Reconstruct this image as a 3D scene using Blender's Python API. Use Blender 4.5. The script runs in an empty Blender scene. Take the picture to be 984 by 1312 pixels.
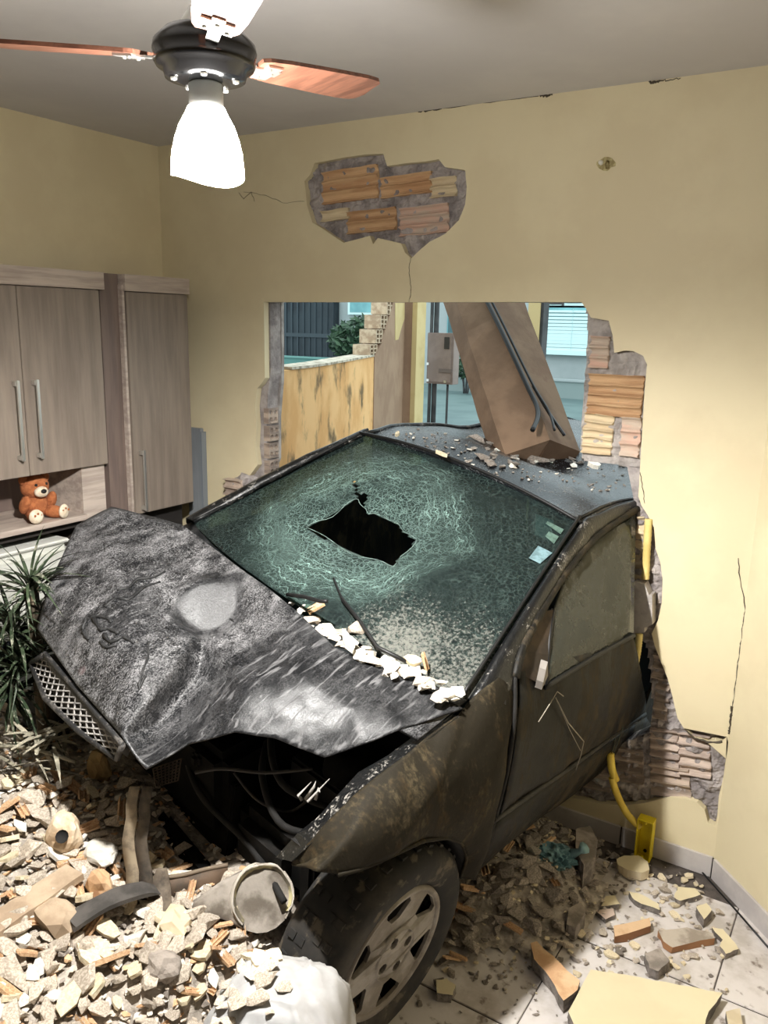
import bpy, bmesh, math, random
from math import sin, cos, pi, radians, sqrt, atan2
from mathutils import Vector, Matrix, noise
from mathutils.geometry import tessellate_polygon
random.seed(7)
SC = bpy.context.scene
COL = SC.collection

# ------------------------------------------------------------------ camera, world, lamps, exposure
FPX, YAW, PITCH, ROLL = 1053.256, -0.55813, -0.22426, 0.0213
CAM = Vector((3.05549, -2.86656, 1.92486))
_f = Vector((sin(YAW)*cos(PITCH), cos(YAW)*cos(PITCH), sin(PITCH)))
_r = Vector((cos(YAW), -sin(YAW), 0)); _u = _r.cross(_f)
CR = cos(ROLL)*_r + sin(ROLL)*_u
CU = -sin(ROLL)*_r + cos(ROLL)*_u
cd = bpy.data.cameras.new('camera'); cam = bpy.data.objects.new('camera', cd); COL.objects.link(cam)
m = Matrix((CR, CU, -_f)).transposed().to_4x4(); m.translation = CAM; cam.matrix_world = m
cd.sensor_fit = 'VERTICAL'; cd.sensor_height = 36; cd.lens = FPX/1312*36; cd.clip_start = .05; cd.clip_end = 300
SC.camera = cam

SC.view_settings.view_transform = 'Standard'; SC.view_settings.look = 'None'
SC.view_settings.gamma = 1; SC.view_settings.use_curve_mapping = False
SC.view_settings.exposure = 0.0

wd = bpy.data.worlds.new('sky'); SC.world = wd; wd.use_nodes = True
wd.node_tree.nodes['Background'].inputs[0].default_value = (.70, .82, .85, 1)
wd.node_tree.nodes['Background'].inputs[1].default_value = 2.6

LAMP = Vector((1.985, -1.75, 2.15))          # mouth of the glowing glass shade under the ceiling fan
SPOT_W, SHADE_E = 285.0, 235.0

# ------------------------------------------------------------------ geometry of the view (photo pixel -> point at a known depth)
def ray(px, py):
    return _f + CR*((px-492)/FPX) + CU*((656-py)/FPX)
def at(px, py, ax, val):
    d = ray(px, py); t = (val-CAM[ax])/d[ax]; return CAM + d*t
def atd(px, py, dist):
    return CAM + ray(px, py)*dist
def proj(P):
    d = Vector(P)-CAM; z = d.dot(_f); return (492+FPX*d.dot(CR)/z, 656-FPX*d.dot(CU)/z)
# pose of the wrecked car (x forward, y to its left, z up)
CS = .96
_q = (1.25909, -1.01709, 0.05545); _a = (-1.74759, 0.0886, -0.16097)
RM = Matrix.Rotation(_a[0], 3, 'Z') @ Matrix.Rotation(_a[1], 3, 'Y') @ Matrix.Rotation(_a[2], 3, 'X')
CARLOC = CAM + CS*(Vector(_q)-CAM)
def L(x, y, z): return Vector((x, y, z))*CS
def C(px, py, z):
    o = RM.transposed() @ (CAM-CARLOC); d = RM.transposed() @ ray(px, py)
    t = (z*CS-o.z)/d.z; return o + d*t
def carW(P): return RM @ Vector(P) + CARLOC
def lerp(a, b, t): return a+(b-a)*t
def interp(x, xs, ys):
    if x <= xs[0]: return ys[0]
    for i in range(len(xs)-1):
        if x <= xs[i+1]: return lerp(ys[i], ys[i+1], (x-xs[i])/(xs[i+1]-xs[i]))
    return ys[-1]
PZ = [.2, .35, .6, .85, .95, 1.28, 1.4]; PY = [.74, .79, .82, .81, .77, .56, .40]
def side(px, py, off=0):
    o = (RM.transposed() @ (CAM-CARLOC))/CS; d = RM.transposed() @ ray(px, py)
    z = 1.45
    while z > -.2:
        P = o + d*((z-o.z)/d.z)
        if P.y < interp(z, PZ, PY)+off: return P*CS
        z -= .004
    return P*CS

# ------------------------------------------------------------------ helpers
def mesh(name, vs, fs, smooth=False):
    me = bpy.data.meshes.new(name); me.from_pydata([tuple(v) for v in vs], [], fs); me.update()
    if smooth: me.polygons.foreach_set('use_smooth', [True]*len(me.polygons))
    return me
def obj(name, me, mat=None, parent=None, loc=None, rot=None):
    o = bpy.data.objects.new(name, me); COL.objects.link(o)
    if mat is not None and me is not None and not me.materials:
        for mm in (mat if isinstance(mat, (list, tuple)) else [mat]): me.materials.append(mm)
    if parent: o.parent = parent
    if loc is not None: o.location = loc
    if rot is not None: o.rotation_euler = rot
    return o
def tag(o, label, cat, group=None):
    o['label'] = label; o['category'] = cat
    if group: o['group'] = group
    return o
def thing(name, label, cat, loc=(0, 0, 0), rot=(0, 0, 0), group=None):
    o = obj(name, None, loc=loc, rot=rot); return tag(o, label, cat, group)
def struct(o): o['kind'] = 'structure'; return o
def stuff(o): o['kind'] = 'stuff'; return o
def bm_mesh(bm, name, smooth=False):
    bmesh.ops.recalc_face_normals(bm, faces=bm.faces)
    me = bpy.data.meshes.new(name); bm.to_mesh(me); bm.free()
    if smooth: me.polygons.foreach_set('use_smooth', [True]*len(me.polygons))
    return me
def box_into(bm, lo, hi, M=None):
    vs = [bm.verts.new((x, y, z)) for x in (lo[0], hi[0]) for y in (lo[1], hi[1]) for z in (lo[2], hi[2])]
    for f in ((0, 1, 3, 2), (4, 6, 7, 5), (0, 4, 5, 1), (2, 3, 7, 6), (0, 2, 6, 4), (1, 5, 7, 3)):
        bm.faces.new([vs[i] for i in f])
    if M is not None:
        for v in vs: v.co = M @ v.co
    return vs
def box(name, lo, hi, mat, parent=None, bevel=0, M=None):
    bm = bmesh.new(); box_into(bm, lo, hi, M)
    if bevel: bmesh.ops.bevel(bm, geom=bm.edges[:], offset=bevel, segments=2, affect='EDGES')
    return obj(name, bm_mesh(bm, name), mat, parent)
def tube_into(bm, pts, r, n=8, cap=True):
    pts = [Vector(p) for p in pts]; rings = []
    up = Vector((0, 0, 1))
    for i, p in enumerate(pts):
        t = (pts[min(i+1, len(pts)-1)]-pts[max(i-1, 0)]).normalized()
        a = t.cross(up)
        if a.length < .05: a = t.cross(Vector((1, 0, 0)))
        a.normalize(); b = t.cross(a)
        rr = r[i] if isinstance(r, (list, tuple)) else r
        rings.append([bm.verts.new(p + a*rr*cos(2*pi*k/n) + b*rr*sin(2*pi*k/n)) for k in range(n)])
    for i in range(len(rings)-1):
        for k in range(n):
            bm.faces.new((rings[i][k], rings[i][(k+1) % n], rings[i+1][(k+1) % n], rings[i+1][k]))
    if cap:
        bm.faces.new(rings[0]); bm.faces.new(rings[-1])
def tube(name, pts, r, mat, parent=None, n=8, smooth=True):
    bm = bmesh.new(); tube_into(bm, pts, r, n); return obj(name, bm_mesh(bm, name, smooth), mat, parent)
def spline(pts, n=6):
    pts = [Vector(p) for p in pts]; out = []
    for i in range(len(pts)-1):
        p0 = pts[max(i-1, 0)]; p1 = pts[i]; p2 = pts[i+1]; p3 = pts[min(i+2, len(pts)-1)]
        for k in range(n):
            t = k/n
            out.append(.5*((2*p1)+(p2-p0)*t+(2*p0-5*p1+4*p2-p3)*t*t+(3*p1-p0-3*p2+p3)*t**3))
    return out+[pts[-1]]
def lathe(name, prof, mat, parent=None, n=32, smooth=True, loc=None, rot=None):
    vs, fs = [], []
    for r, z in prof:
        for k in range(n): vs.append((r*cos(2*pi*k/n), r*sin(2*pi*k/n), z))
    for i in range(len(prof)-1):
        for k in range(n): fs.append((i*n+k, i*n+(k+1) % n, (i+1)*n+(k+1) % n, (i+1)*n+k))
    return obj(name, mesh(name, vs, fs, smooth), mat, parent, loc, rot)
def prism(name, poly, holes, mat, parent=None, axis='y', a=0, b=.1):
    """polygon with holes in two coordinates, extruded from a to b on the third"""
    loops = [poly]+holes
    pts = [p for l in loops for p in l]
    tris = tessellate_polygon([[Vector((p[0], p[1], 0)) for p in l] for l in loops])
    def P(p, d): return {'y': (p[0], d, p[1]), 'z': (p[0], p[1], d), 'x': (d, p[0], p[1])}[axis]
    n = len(pts)
    vs = [P(p, a) for p in pts]+[P(p, b) for p in pts]
    fs = [tuple(t) for t in tris]+[tuple(i+n for i in reversed(t)) for t in tris]
    s = 0
    for l in loops:
        for i in range(len(l)):
            j = (i+1) % len(l); fs.append((s+i, s+j, n+s+j, n+s+i))
        s += len(l)
    bm = bmesh.new(); bv = [bm.verts.new(v) for v in vs]
    for f in fs:
        try: bm.faces.new([bv[i] for i in f])
        except ValueError: pass
    return obj(name, bm_mesh(bm, name), mat, parent)
def inpoly(x, y, poly):
    c = False; j = len(poly)-1
    for i in range(len(poly)):
        xi, yi = poly[i]; xj, yj = poly[j]
        if (yi > y) != (yj > y) and x < (xj-xi)*(y-yi)/(yj-yi)+xi: c = not c
        j = i
    return c
def resample(pl, n):
    ps = [Vector(p).to_3d() if len(p) == 2 else Vector(p) for p in pl]
    d = [0]
    for i in range(len(ps)-1): d.append(d[-1]+(ps[i+1]-ps[i]).length)
    out = []
    for k in range(n):
        s = d[-1]*k/(n-1); i = 0
        while i < len(ps)-2 and d[i+1] < s: i += 1
        t = (s-d[i])/max(d[i+1]-d[i], 1e-9); out.append(ps[i].lerp(ps[i+1], min(max(t, 0), 1)))
    return out
def coons(top, bot, nu, nv, fn=None, left=None, right=None):
    """grid between two polylines"""
    T = resample(top, nu); B = resample(bot, nu); vs = []
    for j in range(nv):
        for i in range(nu):
            p = T[i].lerp(B[i], j/(nv-1)); vs.append(fn(p) if fn else p)
    fs = [(j*nu+i, j*nu+i+1, (j+1)*nu+i+1, (j+1)*nu+i) for j in range(nv-1) for i in range(nu-1)]
    return vs, fs
def thick(o, t, off=0):
    md = o.modifiers.new('solid', 'SOLIDIFY'); md.thickness = t; md.offset = off; return o
def jitter(vs, amp, sc, seed=0):
    out = []
    for v in vs:
        v = Vector(v); n = noise.noise_vector(v*sc+Vector((seed, seed*2, 3))); out.append(v+n*amp)
    return out
def lin(c):
    return tuple((x/12.92 if x <= .04045 else ((x+.055)/1.055)**2.4) for x in (v/255 for v in c))

# ------------------------------------------------------------------ materials
def M(name, c1, c2=None, scale=6, rough=.7, rough2=None, metal=0, bump=0, bscale=None, detail=5, stretch=(1, 1, 1), lo=.4, hi=.6, rand=0, spec=.4, c3=None, scale3=40, lo3=.55, hi3=.65):
    m = bpy.data.materials.new(name); m.use_nodes = True; nt = m.node_tree; N = nt.nodes; Lk = nt.links
    b = N['Principled BSDF']; b.inputs['Roughness'].default_value = rough; b.inputs['Metallic'].default_value = metal
    b.inputs['Specular IOR Level'].default_value = spec
    c1 = lin(c1)+(1,); c2l = lin(c2)+(1,) if c2 else c1
    tc = N.new('ShaderNodeTexCoord'); mp = N.new('ShaderNodeMapping'); mp.inputs['Scale'].default_value = stretch
    Lk.new(tc.outputs['Object'], mp.inputs[0]); src = mp.outputs[0]
    if rand:
        oi = N.new('ShaderNodeObjectInfo'); vm = N.new('ShaderNodeVectorMath'); vm.operation = 'MULTIPLY_ADD'
        vm.inputs[1].default_value = (1, 1, 1); Lk.new(src, vm.inputs[0])
        mm = N.new('ShaderNodeMath'); mm.operation = 'MULTIPLY'; mm.inputs[1].default_value = 37; Lk.new(oi.outputs['Random'], mm.inputs[0])
        Lk.new(mm.outputs[0], vm.inputs[2]); src = vm.outputs[0]
    def nz(s, d=detail):
        n = N.new('ShaderNodeTexNoise'); n.inputs['Scale'].default_value = s; n.inputs['Detail'].default_value = d; n.inputs['Roughness'].default_value = .6
        Lk.new(src, n.inputs['Vector']); return n.outputs['Fac']
    def ramp(x, a, c):
        r = N.new('ShaderNodeMapRange'); r.inputs[1].default_value = a; r.inputs[2].default_value = c; r.clamp = True
        r.interpolation_type = 'SMOOTHSTEP'; Lk.new(x, r.inputs[0]); return r.outputs[0]
    def mix(f, a, c):
        x = N.new('ShaderNodeMix'); x.data_type = 'RGBA'
        if f is None: x.inputs[0].default_value = 0
        elif isinstance(f, float): x.inputs[0].default_value = f
        else: Lk.new(f, x.inputs[0])
        for s, v in ((6, a), (7, c)):
            if isinstance(v, tuple): x.inputs[s].default_value = v
            else: Lk.new(v, x.inputs[s])
        return x.outputs[2]
    col = c1; f = None
    if c2:
        f = ramp(nz(scale), lo, hi); col = mix(f, c1, c2l)
        if rough2 is not None:
            r = N.new('ShaderNodeMapRange'); Lk.new(f, r.inputs[0]); r.inputs[3].default_value = rough; r.inputs[4].default_value = rough2
            Lk.new(r.outputs[0], b.inputs['Roughness'])
    if c3: col = mix(ramp(nz(scale3), lo3, hi3), col, lin(c3)+(1,))
    if rand:
        hs = N.new('ShaderNodeHueSaturation'); r = N.new('ShaderNodeMapRange'); Lk.new(oi.outputs['Random'], r.inputs[0])
        r.inputs[3].default_value = 1-rand; r.inputs[4].default_value = 1+rand; Lk.new(r.outputs[0], hs.inputs['Value'])
        if isinstance(col, tuple): hs.inputs['Color'].default_value = col
        else: Lk.new(col, hs.inputs['Color'])
        col = hs.outputs[0]
    if isinstance(col, tuple): b.inputs['Base Color'].default_value = col
    else: Lk.new(col, b.inputs['Base Color'])
    if bump:
        bp = N.new('ShaderNodeBump'); bp.inputs['Strength'].default_value = bump; bp.inputs['Distance'].default_value = .01
        Lk.new(nz(bscale or scale*4), bp.inputs['Height']); Lk.new(bp.outputs[0], b.inputs['Normal'])
    return m

YEL = M('yellow_wall_paint', (215, 203, 169), (209, 196, 162), 2.5, .55, bump=.05, bscale=60)
CEIL = M('ceiling_paint', (202, 199, 198), (196, 193, 193), 2, .8)
MORTAR = M('grey_mortar', (172, 164, 160), (128, 121, 120), 14, .95, bump=.9, bscale=50, lo=.35, hi=.65)
MORTARL = M('pale_mortar', (176, 169, 164), (140, 134, 130), 9, .95, bump=.5, bscale=60)
BRICK_O = M('orange_clay', (196, 162, 124), (174, 136, 100), 10, .9, bump=.25, bscale=60, stretch=(.3, 1, 3), rand=.12)
BRICK_P = M('pink_clay', (200, 166, 148), (188, 172, 156), 10, .9, bump=.25, bscale=60, stretch=(.4, 1, 2), rand=.08)
BRICK_B = M('beige_clay', (212, 196, 164), (196, 176, 144), 10, .9, bump=.25, bscale=60, stretch=(.3, 1, 3), rand=.06)
BRICK_G = M('dusty_clay', (182, 164, 148), (136, 122, 112), 12, .95, bump=.5, bscale=70, stretch=(.4, 1, 3), rand=.1)
BRICK_W = M('worn_clay', (196, 178, 164), (156, 140, 130), 12, .95, bump=.5, bscale=70, stretch=(.4, 1, 3), rand=.08)
CRACK = M('crack_dark', (70, 62, 50))
TILE = M('floor_tile', (206, 200, 196), (176, 168, 160), 5, .35, .8, bump=.05, lo=.42, hi=.62, c3=(120, 108, 98), scale3=16, lo3=.56, hi3=.68)
GROUT = M('grout', (92, 84, 78), (70, 64, 60), 20, .9)
SKIRT = M('skirting_tile', (196, 190, 186), (182, 176, 174), 8, .4)
WOODG = M('grey_wood', (138, 126, 114), (118, 106, 96), 7, .5, stretch=(4, 4, .35), bump=.05, lo=.3, hi=.7)
WOODL = M('pale_wood', (188, 174, 162), (158, 144, 134), 9, .5, stretch=(3, .35, 5), lo=.35, hi=.65)
WOODD = M('dark_wood', (118, 102, 94), (104, 90, 84), 7, .5, stretch=(4, 4, .35))
STEEL = M('brushed_steel', (205, 203, 198), None, rough=.3, metal=.85)
BLACKP = M('black_plastic', (20, 20, 21), None, rough=.4)
BLKGL = M('black_gloss', (12, 12, 13), None, rough=.18, spec=.6)
DARK = M('near_black', (16, 15, 14), (30, 28, 26), 12, .85)  # near-black for gaps, hollows, backings and dark car parts
FANWD = M('fan_wood', (132, 88, 70), (104, 68, 54), 10, .35, stretch=(.6, 6, 6))
GREYM = M('rough_grey', (120, 116, 112), (84, 80, 78), 8, .8, bump=.3)

# ------------------------------------------------------------------ room shell
H = 2.70
DX, DY = 7.2, -7.5                                     # far corners behind the camera
def px_wall(pts): return [(lambda P: (P.x, P.z))(at(a, b, 1, 0)) for a, b in pts]
R_PL = [(745, 387), (752, 397), (757, 407), (780, 411), (785, 430), (787, 452), (800, 449), (812, 450), (824, 456), (829, 467), (826, 500), (823, 550),
        (820, 600), (818, 636), (822, 648), (830, 660), (838, 676), (840, 703), (846, 720), (849, 742), (848, 772), (843, 795), (835, 812), (839, 828),
        (846, 846), (855, 868), (861, 890), (868, 920), (876, 933), (886, 944), (897, 947), (906, 951), (916, 948), (925, 951), (931, 944), (934, 953),
        (930, 972), (927, 995), (921, 1020), (919, 1045), (916, 1058), (907, 1054), (903, 1038), (893, 1028), (878, 1024), (858, 1022), (842, 1025),
        (826, 1029), (800, 1032), (770, 1030), (730, 1022), (690, 1018)]
LEFTW = [(1.75, .12), (1.2, .26), (.7, .34), (.46, .5), (.36, .8), (.36, 1.1), (.44, 1.19), (.52, 1.22), (.571, 1.28), (.560, 1.36), (.568, 1.46),
         (.562, 1.55), (.575, 1.63), (.598, 1.65), (.622, 1.68)]
hole = px_wall(R_PL)+LEFTW+px_wall([(338, 387)])
UP_PL = [(403, 209), (424, 205), (440, 202), (468, 198), (491, 197), (496, 213), (520, 209), (545, 207), (562, 204), (570, 214), (596, 218), (598, 240),
         (596, 262), (588, 282), (570, 300), (550, 310), (536, 322), (527, 331), (519, 324), (514, 312), (497, 308), (484, 305), (478, 313), (474, 302),
         (460, 306), (440, 311), (428, 303), (412, 292), (400, 285), (393, 262), (390, 232), (397, 224)]
upper = px_wall(UP_PL)
XR = 2.70
wall_back = struct(prism('wall_back', [(0, 0), (XR, 0), (XR, H), (0, H)], [hole, upper], YEL, None, 'y', 0, .032))
R_CO = [(748, 387), (750, 410), (747, 470), (741, 540), (741, 580), (800, 600), (808, 640), (812, 660), (808, 720), (806, 790), (815, 812), (826, 830),
        (831, 860), (834, 900), (833, 930), (830, 942), (800, 956), (760, 968), (720, 985), (690, 1000)]
LEFTC = [(1.7, .22), (1.2, .32), (.7, .38), (.52, .5), (.43, .8), (.43, 1.08), (.5, 1.14), (.6, 1.2), (.603, 1.3), (.597, 1.42), (.606, 1.52), (.612, 1.62), (.628, 1.7)]
chole = px_wall(R_CO)+LEFTC+[(.628, 2.02)]
eye = px_wall([(499, 262), (504, 261), (505, 268), (500, 269)])      # small gap that lets daylight through
core = prism('mortar_core', [(-.1, 0), (XR+.1, 0), (XR+.1, H), (-.1, H)], [chole, eye], MORTAR, wall_back, 'y', .034, .105)
LEFTO = [(1.7, .22), (1.2, .3), (.7, .36), (.5, .5), (.41, .8), (.42, 1.1), (.56, 1.2), (.61, 1.3), (.612, 1.5), (.63, 1.66), (.632, 1.8)]
outer = prism('outer_render', [(-.1, 0), (XR+.1, 0), (XR+.1, H), (-.1, H)], [px_wall(R_CO)+LEFTO+[(.632, 2.02)], eye], MORTARL, wall_back, 'y', .107, .125)
# rough mortar bed left in the broken-off patches
def bed(name, poly, step, y0, amp, mat, excl=None, seed=1):
    xs = [p[0] for p in poly]; zs = [p[1] for p in poly]; vs, fs, idx = [], [], {}
    nx = int((max(xs)-min(xs))/step)+2; nz = int((max(zs)-min(zs))/step)+2
    def vid(i, k):
        if (i, k) not in idx:
            x = min(xs)+i*step; z = min(zs)+k*step
            n = noise.noise((x*16+seed, z*16, 0))+.6*noise.noise((x*45, z*45, seed))
            idx[(i, k)] = len(vs); vs.append((x, y0-abs(n)*amp, z))
        return idx[(i, k)]
    for i in range(nx):
        for k in range(nz):
            x = min(xs)+(i+.5)*step; z = min(zs)+(k+.5)*step
            if inpoly(x, z, poly) and not (excl and inpoly(x, z, excl)):
                fs.append((vid(i, k), vid(i+1, k), vid(i+1, k+1), vid(i, k+1)))
    return obj(name, mesh(name, vs, fs), mat, wall_back)
bed('mortar_bed', upper, .008, .033, .024, MORTAR)
low_patch = px_wall([(818, 640), (822, 648), (830, 660), (838, 676), (840, 703), (846, 720), (849, 742), (848, 772), (843, 795), (835, 812), (839, 828), (846, 846), (855, 868), (861, 890),
                     (868, 920), (876, 933), (886, 944), (906, 951), (925, 951), (934, 953), (930, 972), (927, 995), (921, 1020), (916, 1058), (903, 1038),
                     (893, 1028), (858, 1022), (826, 1029), (770, 1030), (700, 1018), (690, 1000), (760, 968), (830, 942), (833, 900), (831, 860), (826, 830), (815, 812), (806, 790), (808, 700)])
bed('mortar_bed', low_patch, .009, .033, .03, MORTAR, seed=4)
tr_patch = px_wall([(745, 387), (752, 397), (757, 407), (780, 411), (787, 452), (812, 450), (824, 456), (829, 467), (826, 500), (823, 550), (820, 600), (741, 590), (741, 540), (748, 470), (750, 410)])
bed('mortar_bed', tr_patch, .008, .033, .018, MORTARL, seed=8)
# hollow bricks broken open, showing their long channels: each a part of the wall
def flute_mesh(w, h, n, depth, seed, broken=.3):
    rnd = random.Random(seed); nx = 7; prof = []
    for k in range(n):
        for s in range(6):
            t = s/5
            prof.append(((k+.06+.88*t)/n*h, depth*sin(pi*t)**.6))
    prof = [(0, 0)]+prof+[(h, 0)]; vs, fs = [], []
    for i in range(nx+1):
        x = w*i/nx
        for z, d in prof:
            e = 1.0
            ch = int(min(z/h*n, n-1)); 
            wob = noise.noise((x*14+seed, ch*3.1, 0))*.007
            vs.append((x + (rnd.uniform(-.004, .004) if i in (0, nx) else 0), d + abs(wob) + noise.noise((x*30, z*40, seed))*.002, z+wob*.7))
    m = len(prof)
    for i in range(nx):
        for k in range(m-1): fs.append((i*m+k, (i+1)*m+k, (i+1)*m+k+1, i*m+k+1))
    # top, bottom and ends
    b = len(vs)
    for i in range(nx+1): vs += [(w*i/nx, depth+.02, 0), (w*i/nx, depth+.02, h)]
    for i in range(nx):
        fs.append((i*m, b+2*i, b+2*i+2, (i+1)*m)); fs.append((i*m+m-1, (i+1)*m+m-1, b+2*i+3, b+2*i+1))
    fs.append(tuple([k for k in range(m)]+[b+1, b])); fs.append(tuple([nx*m+k for k in reversed(range(m))]+[b+2*nx, b+2*nx+1]))
    return mesh('brick', vs, fs)
def wbrick(x0, y0, x1, y1, n, mat, yf=.008, depth=.014, tilt=0):
    A = at(x0, y1, 1, yf); B = at(x1, y0, 1, yf)
    A2 = at(x1, y1, 1, yf); ang = atan2(A2.z-A.z, A2.x-A.x)*.0
    me = flute_mesh(B.x-A.x, B.z-A.z, n, depth, random.randint(1, 999))
    o = obj('brick', me, mat, wall_back, A, (0, -tilt, 0)); return o
for a in [(412, 214, 483, 262, 3, BRICK_O), (487, 222, 552, 254, 2, BRICK_O), (550, 226, 584, 254, 2, BRICK_B), (410, 268, 446, 284, 1, BRICK_B),
          (444, 268, 506, 300, 2, BRICK_O), (511, 263, 574, 303, 3, BRICK_P)]:
    wbrick(*a, tilt=radians(2.6))
for a in [(753, 431, 780, 471, 3, BRICK_P), (750, 482, 824, 530, 4, BRICK_O), (744, 532, 785, 580, 5, BRICK_B), (792, 536, 821, 584, 3, BRICK_P)]:
    wbrick(*a, tilt=radians(-.5))
for a in [(812, 664, 826, 700, 2, BRICK_B), (810, 702, 825, 742, 2, BRICK_B), (834, 842, 852, 868, 2, BRICK_G), (836, 872, 858, 920, 4, BRICK_G), (834, 946, 876, 990, 5, BRICK_W), (870, 952, 916, 992, 4, BRICK_W),
          (834, 996, 888, 1018, 2, BRICK_G), (790, 970, 828, 1000, 3, BRICK_G), (740, 984, 784, 1008, 2, BRICK_G)]:
    wbrick(*a, depth=.018, tilt=radians(8) if a[1] > 940 else 0)
# hollow brick ends in the left jamb, round holes towards the opening
def brick_end(zc, yc, hgt, wid, nh=2):
    bm = bmesh.new()
    prof = []
    me = None
    poly = [(yc-wid/2, zc-hgt/2), (yc+wid/2, zc-hgt/2), (yc+wid/2, zc+hgt/2), (yc-wid/2, zc+hgt/2)]
    holes = []
    for a in range(2):
        for b in range(nh):
            cy = yc+(a-.5)*wid*.48; cz = zc+(b-(nh-1)/2)*hgt*.9/nh; r = wid*.15
            holes.append([(cy+r*cos(2*pi*k/8), cz+r*1.1*sin(2*pi*k/8)) for k in range(8)])
    bm.free()
    return prism('brick', poly, holes, BRICK_G, wall_back, 'x', .585, .618+random.uniform(-.004, .006))
for z in (1.265, 1.345, 1.425, 1.505): brick_end(z, .066, .07, .068)
# the loose lump of brickwork on the left of the opening
# hair cracks in the plaster (thin dark grooves)
def crack(pts, w=.0022, ax=1, val=-.0006, name='crack'):
    P = [at(a, b, ax, val) for a, b in pts]; Q = []
    for i in range(len(P)-1):
        for k in range(5):
            p = P[i].lerp(P[i+1], k/5); s = .003 if k else 0
            Q.append(p+Vector((random.uniform(-s, s), 0, random.uniform(-s, s))))
    Q.append(P[-1])
    return tube(name, Q, [w*random.uniform(.5, 1.0) for _ in Q], CRACK, wall_back, 4, False)
crack([(526, 331), (524, 350), (527, 368), (524, 387)], .0014)
crack([(946, 715), (949, 745), (955, 780), (952, 800), (948, 830), (944, 860), (939, 900), (935, 940)], .0022)
crack([(938, 905), (936, 922), (934, 940)], .006)
crack([(820, 605), (823, 620), (826, 645)], .0018)
crack([(312, 246), (340, 250), (362, 260), (390, 258)], .0011)
crack([(306, 247), (312, 255), (322, 246), (326, 258)], .0016)
crack([(877, 934), (890, 946), (906, 951), (925, 950)], .005)
def edge_chip(x0, x1, w):
    y = lambda x: 165-(x-350)*.1262
    crack([(x0, y(x0)+1), ((x0+x1)/2, y((x0+x1)/2)+1.5), (x1, y(x1)+1)], w)
for c in [(372, 388, .004), (536, 566, .004), (566, 690, .0015), (692, 708, .005), (832, 846, .005), (846, 872, .002)]: edge_chip(*c)

wall_left = struct(box('wall_left', (-.12, DY, 0), (0, 0.03, H), YEL))
wall_right = struct(prism('wall_right', [(XR, 0), (DX, -(DX-XR)), (DX+.15, -(DX-XR)+.1), (XR+.1, .1)], [], YEL, None, 'z', 0, H))
wall_side = struct(box('wall_side', (DX, DY, 0), (DX+.12, -(DX-XR), H), YEL))
wall_front = struct(box('wall_front', (-.12, DY-.12, 0), (DX+.12, DY, H), YEL))
ceiling = struct(box('ceiling', (-.15, DY-.15, H), (DX+.2, .13, H+.12), CEIL))
floor = struct(box('floor', (-.1, DY, -.08), (DX, .12, -.004), GROUT))
tm = bmesh.new(); box_into(tm, (0, 0, -.01), (.441, .441, 0)); bmesh.ops.bevel(tm, geom=tm.edges[:], offset=.002, segments=1, affect='EDGES')
tme = bm_mesh(tm, 'tile')
for i in range(0, 9):
    for j in range(0, 8):
        x = 2.37+.445*(i-5); y = -.57-.448*(j-1)
        if x > 5.3 or x+y > 2.9 and x > 2.7: continue
        obj('tile', tme, TILE, floor, (x, y-.445, random.uniform(-.0008, .0008)))
# skirting tiles
bb = struct(box('baseboard_back', (1.2, -.002, 0), (XR, 0.002, .074), GROUT)); br = struct(obj('baseboard_right', bpy.data.meshes.new('b'), GROUT))
br.data.from_pydata([(XR, 0, 0), (4.7, -2, 0), (4.7, -2, .074), (XR, 0, .074)], [], [(0, 1, 2, 3)])
for k in range(4): box('skirting_tile', (XR-.333*(k+1)+.003, -.011, 0), (XR-.333*k-.004, -.001, .078), SKIRT, bb)
for k in range(5):
    Mx = Matrix.Translation((XR, 0, 0)) @ Matrix.Rotation(radians(-45), 4, 'Z')
    box('skirting_tile', (.012+.333*k, -.011, 0), (.012+.333*(k+1)-.006, -.001, .078), SKIRT, br, M=Mx)

# ------------------------------------------------------------------ ceiling fan with its lamp
HUB = Vector((LAMP.x, LAMP.y, 2.356)); FS = .86; HR = (H-HUB.z)/FS
fan = thing('ceiling_fan', 'black ceiling fan with brown wooden blades and a glowing white glass shade', 'ceiling fan', HUB); fan.scale = (FS, FS, FS)
lathe('motor_housing', [(.0, .05), (.05, .05), (.078, .042), (.098, .022), (.101, .008), (.096, -.006), (.1, -.01), (.094, -.02), (.082, -.026), (.078, -.04), (.05, -.046), (0, -.046)], BLKGL, fan, 40)
lathe('motor_cap', [(0, .088), (.03, .085), (.045, .06), (.05, .048)], STEEL, fan, 20)
tube('rod', [(0, 0, .05), (0, 0, HR-.03)], .012, BLKGL, fan)
lathe('ceiling_canopy', [(0, HR-.06), (.03, HR-.055), (.06, HR-.01), (.062, HR)], BLKGL, fan, 24)
a0 = radians(82)
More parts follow.
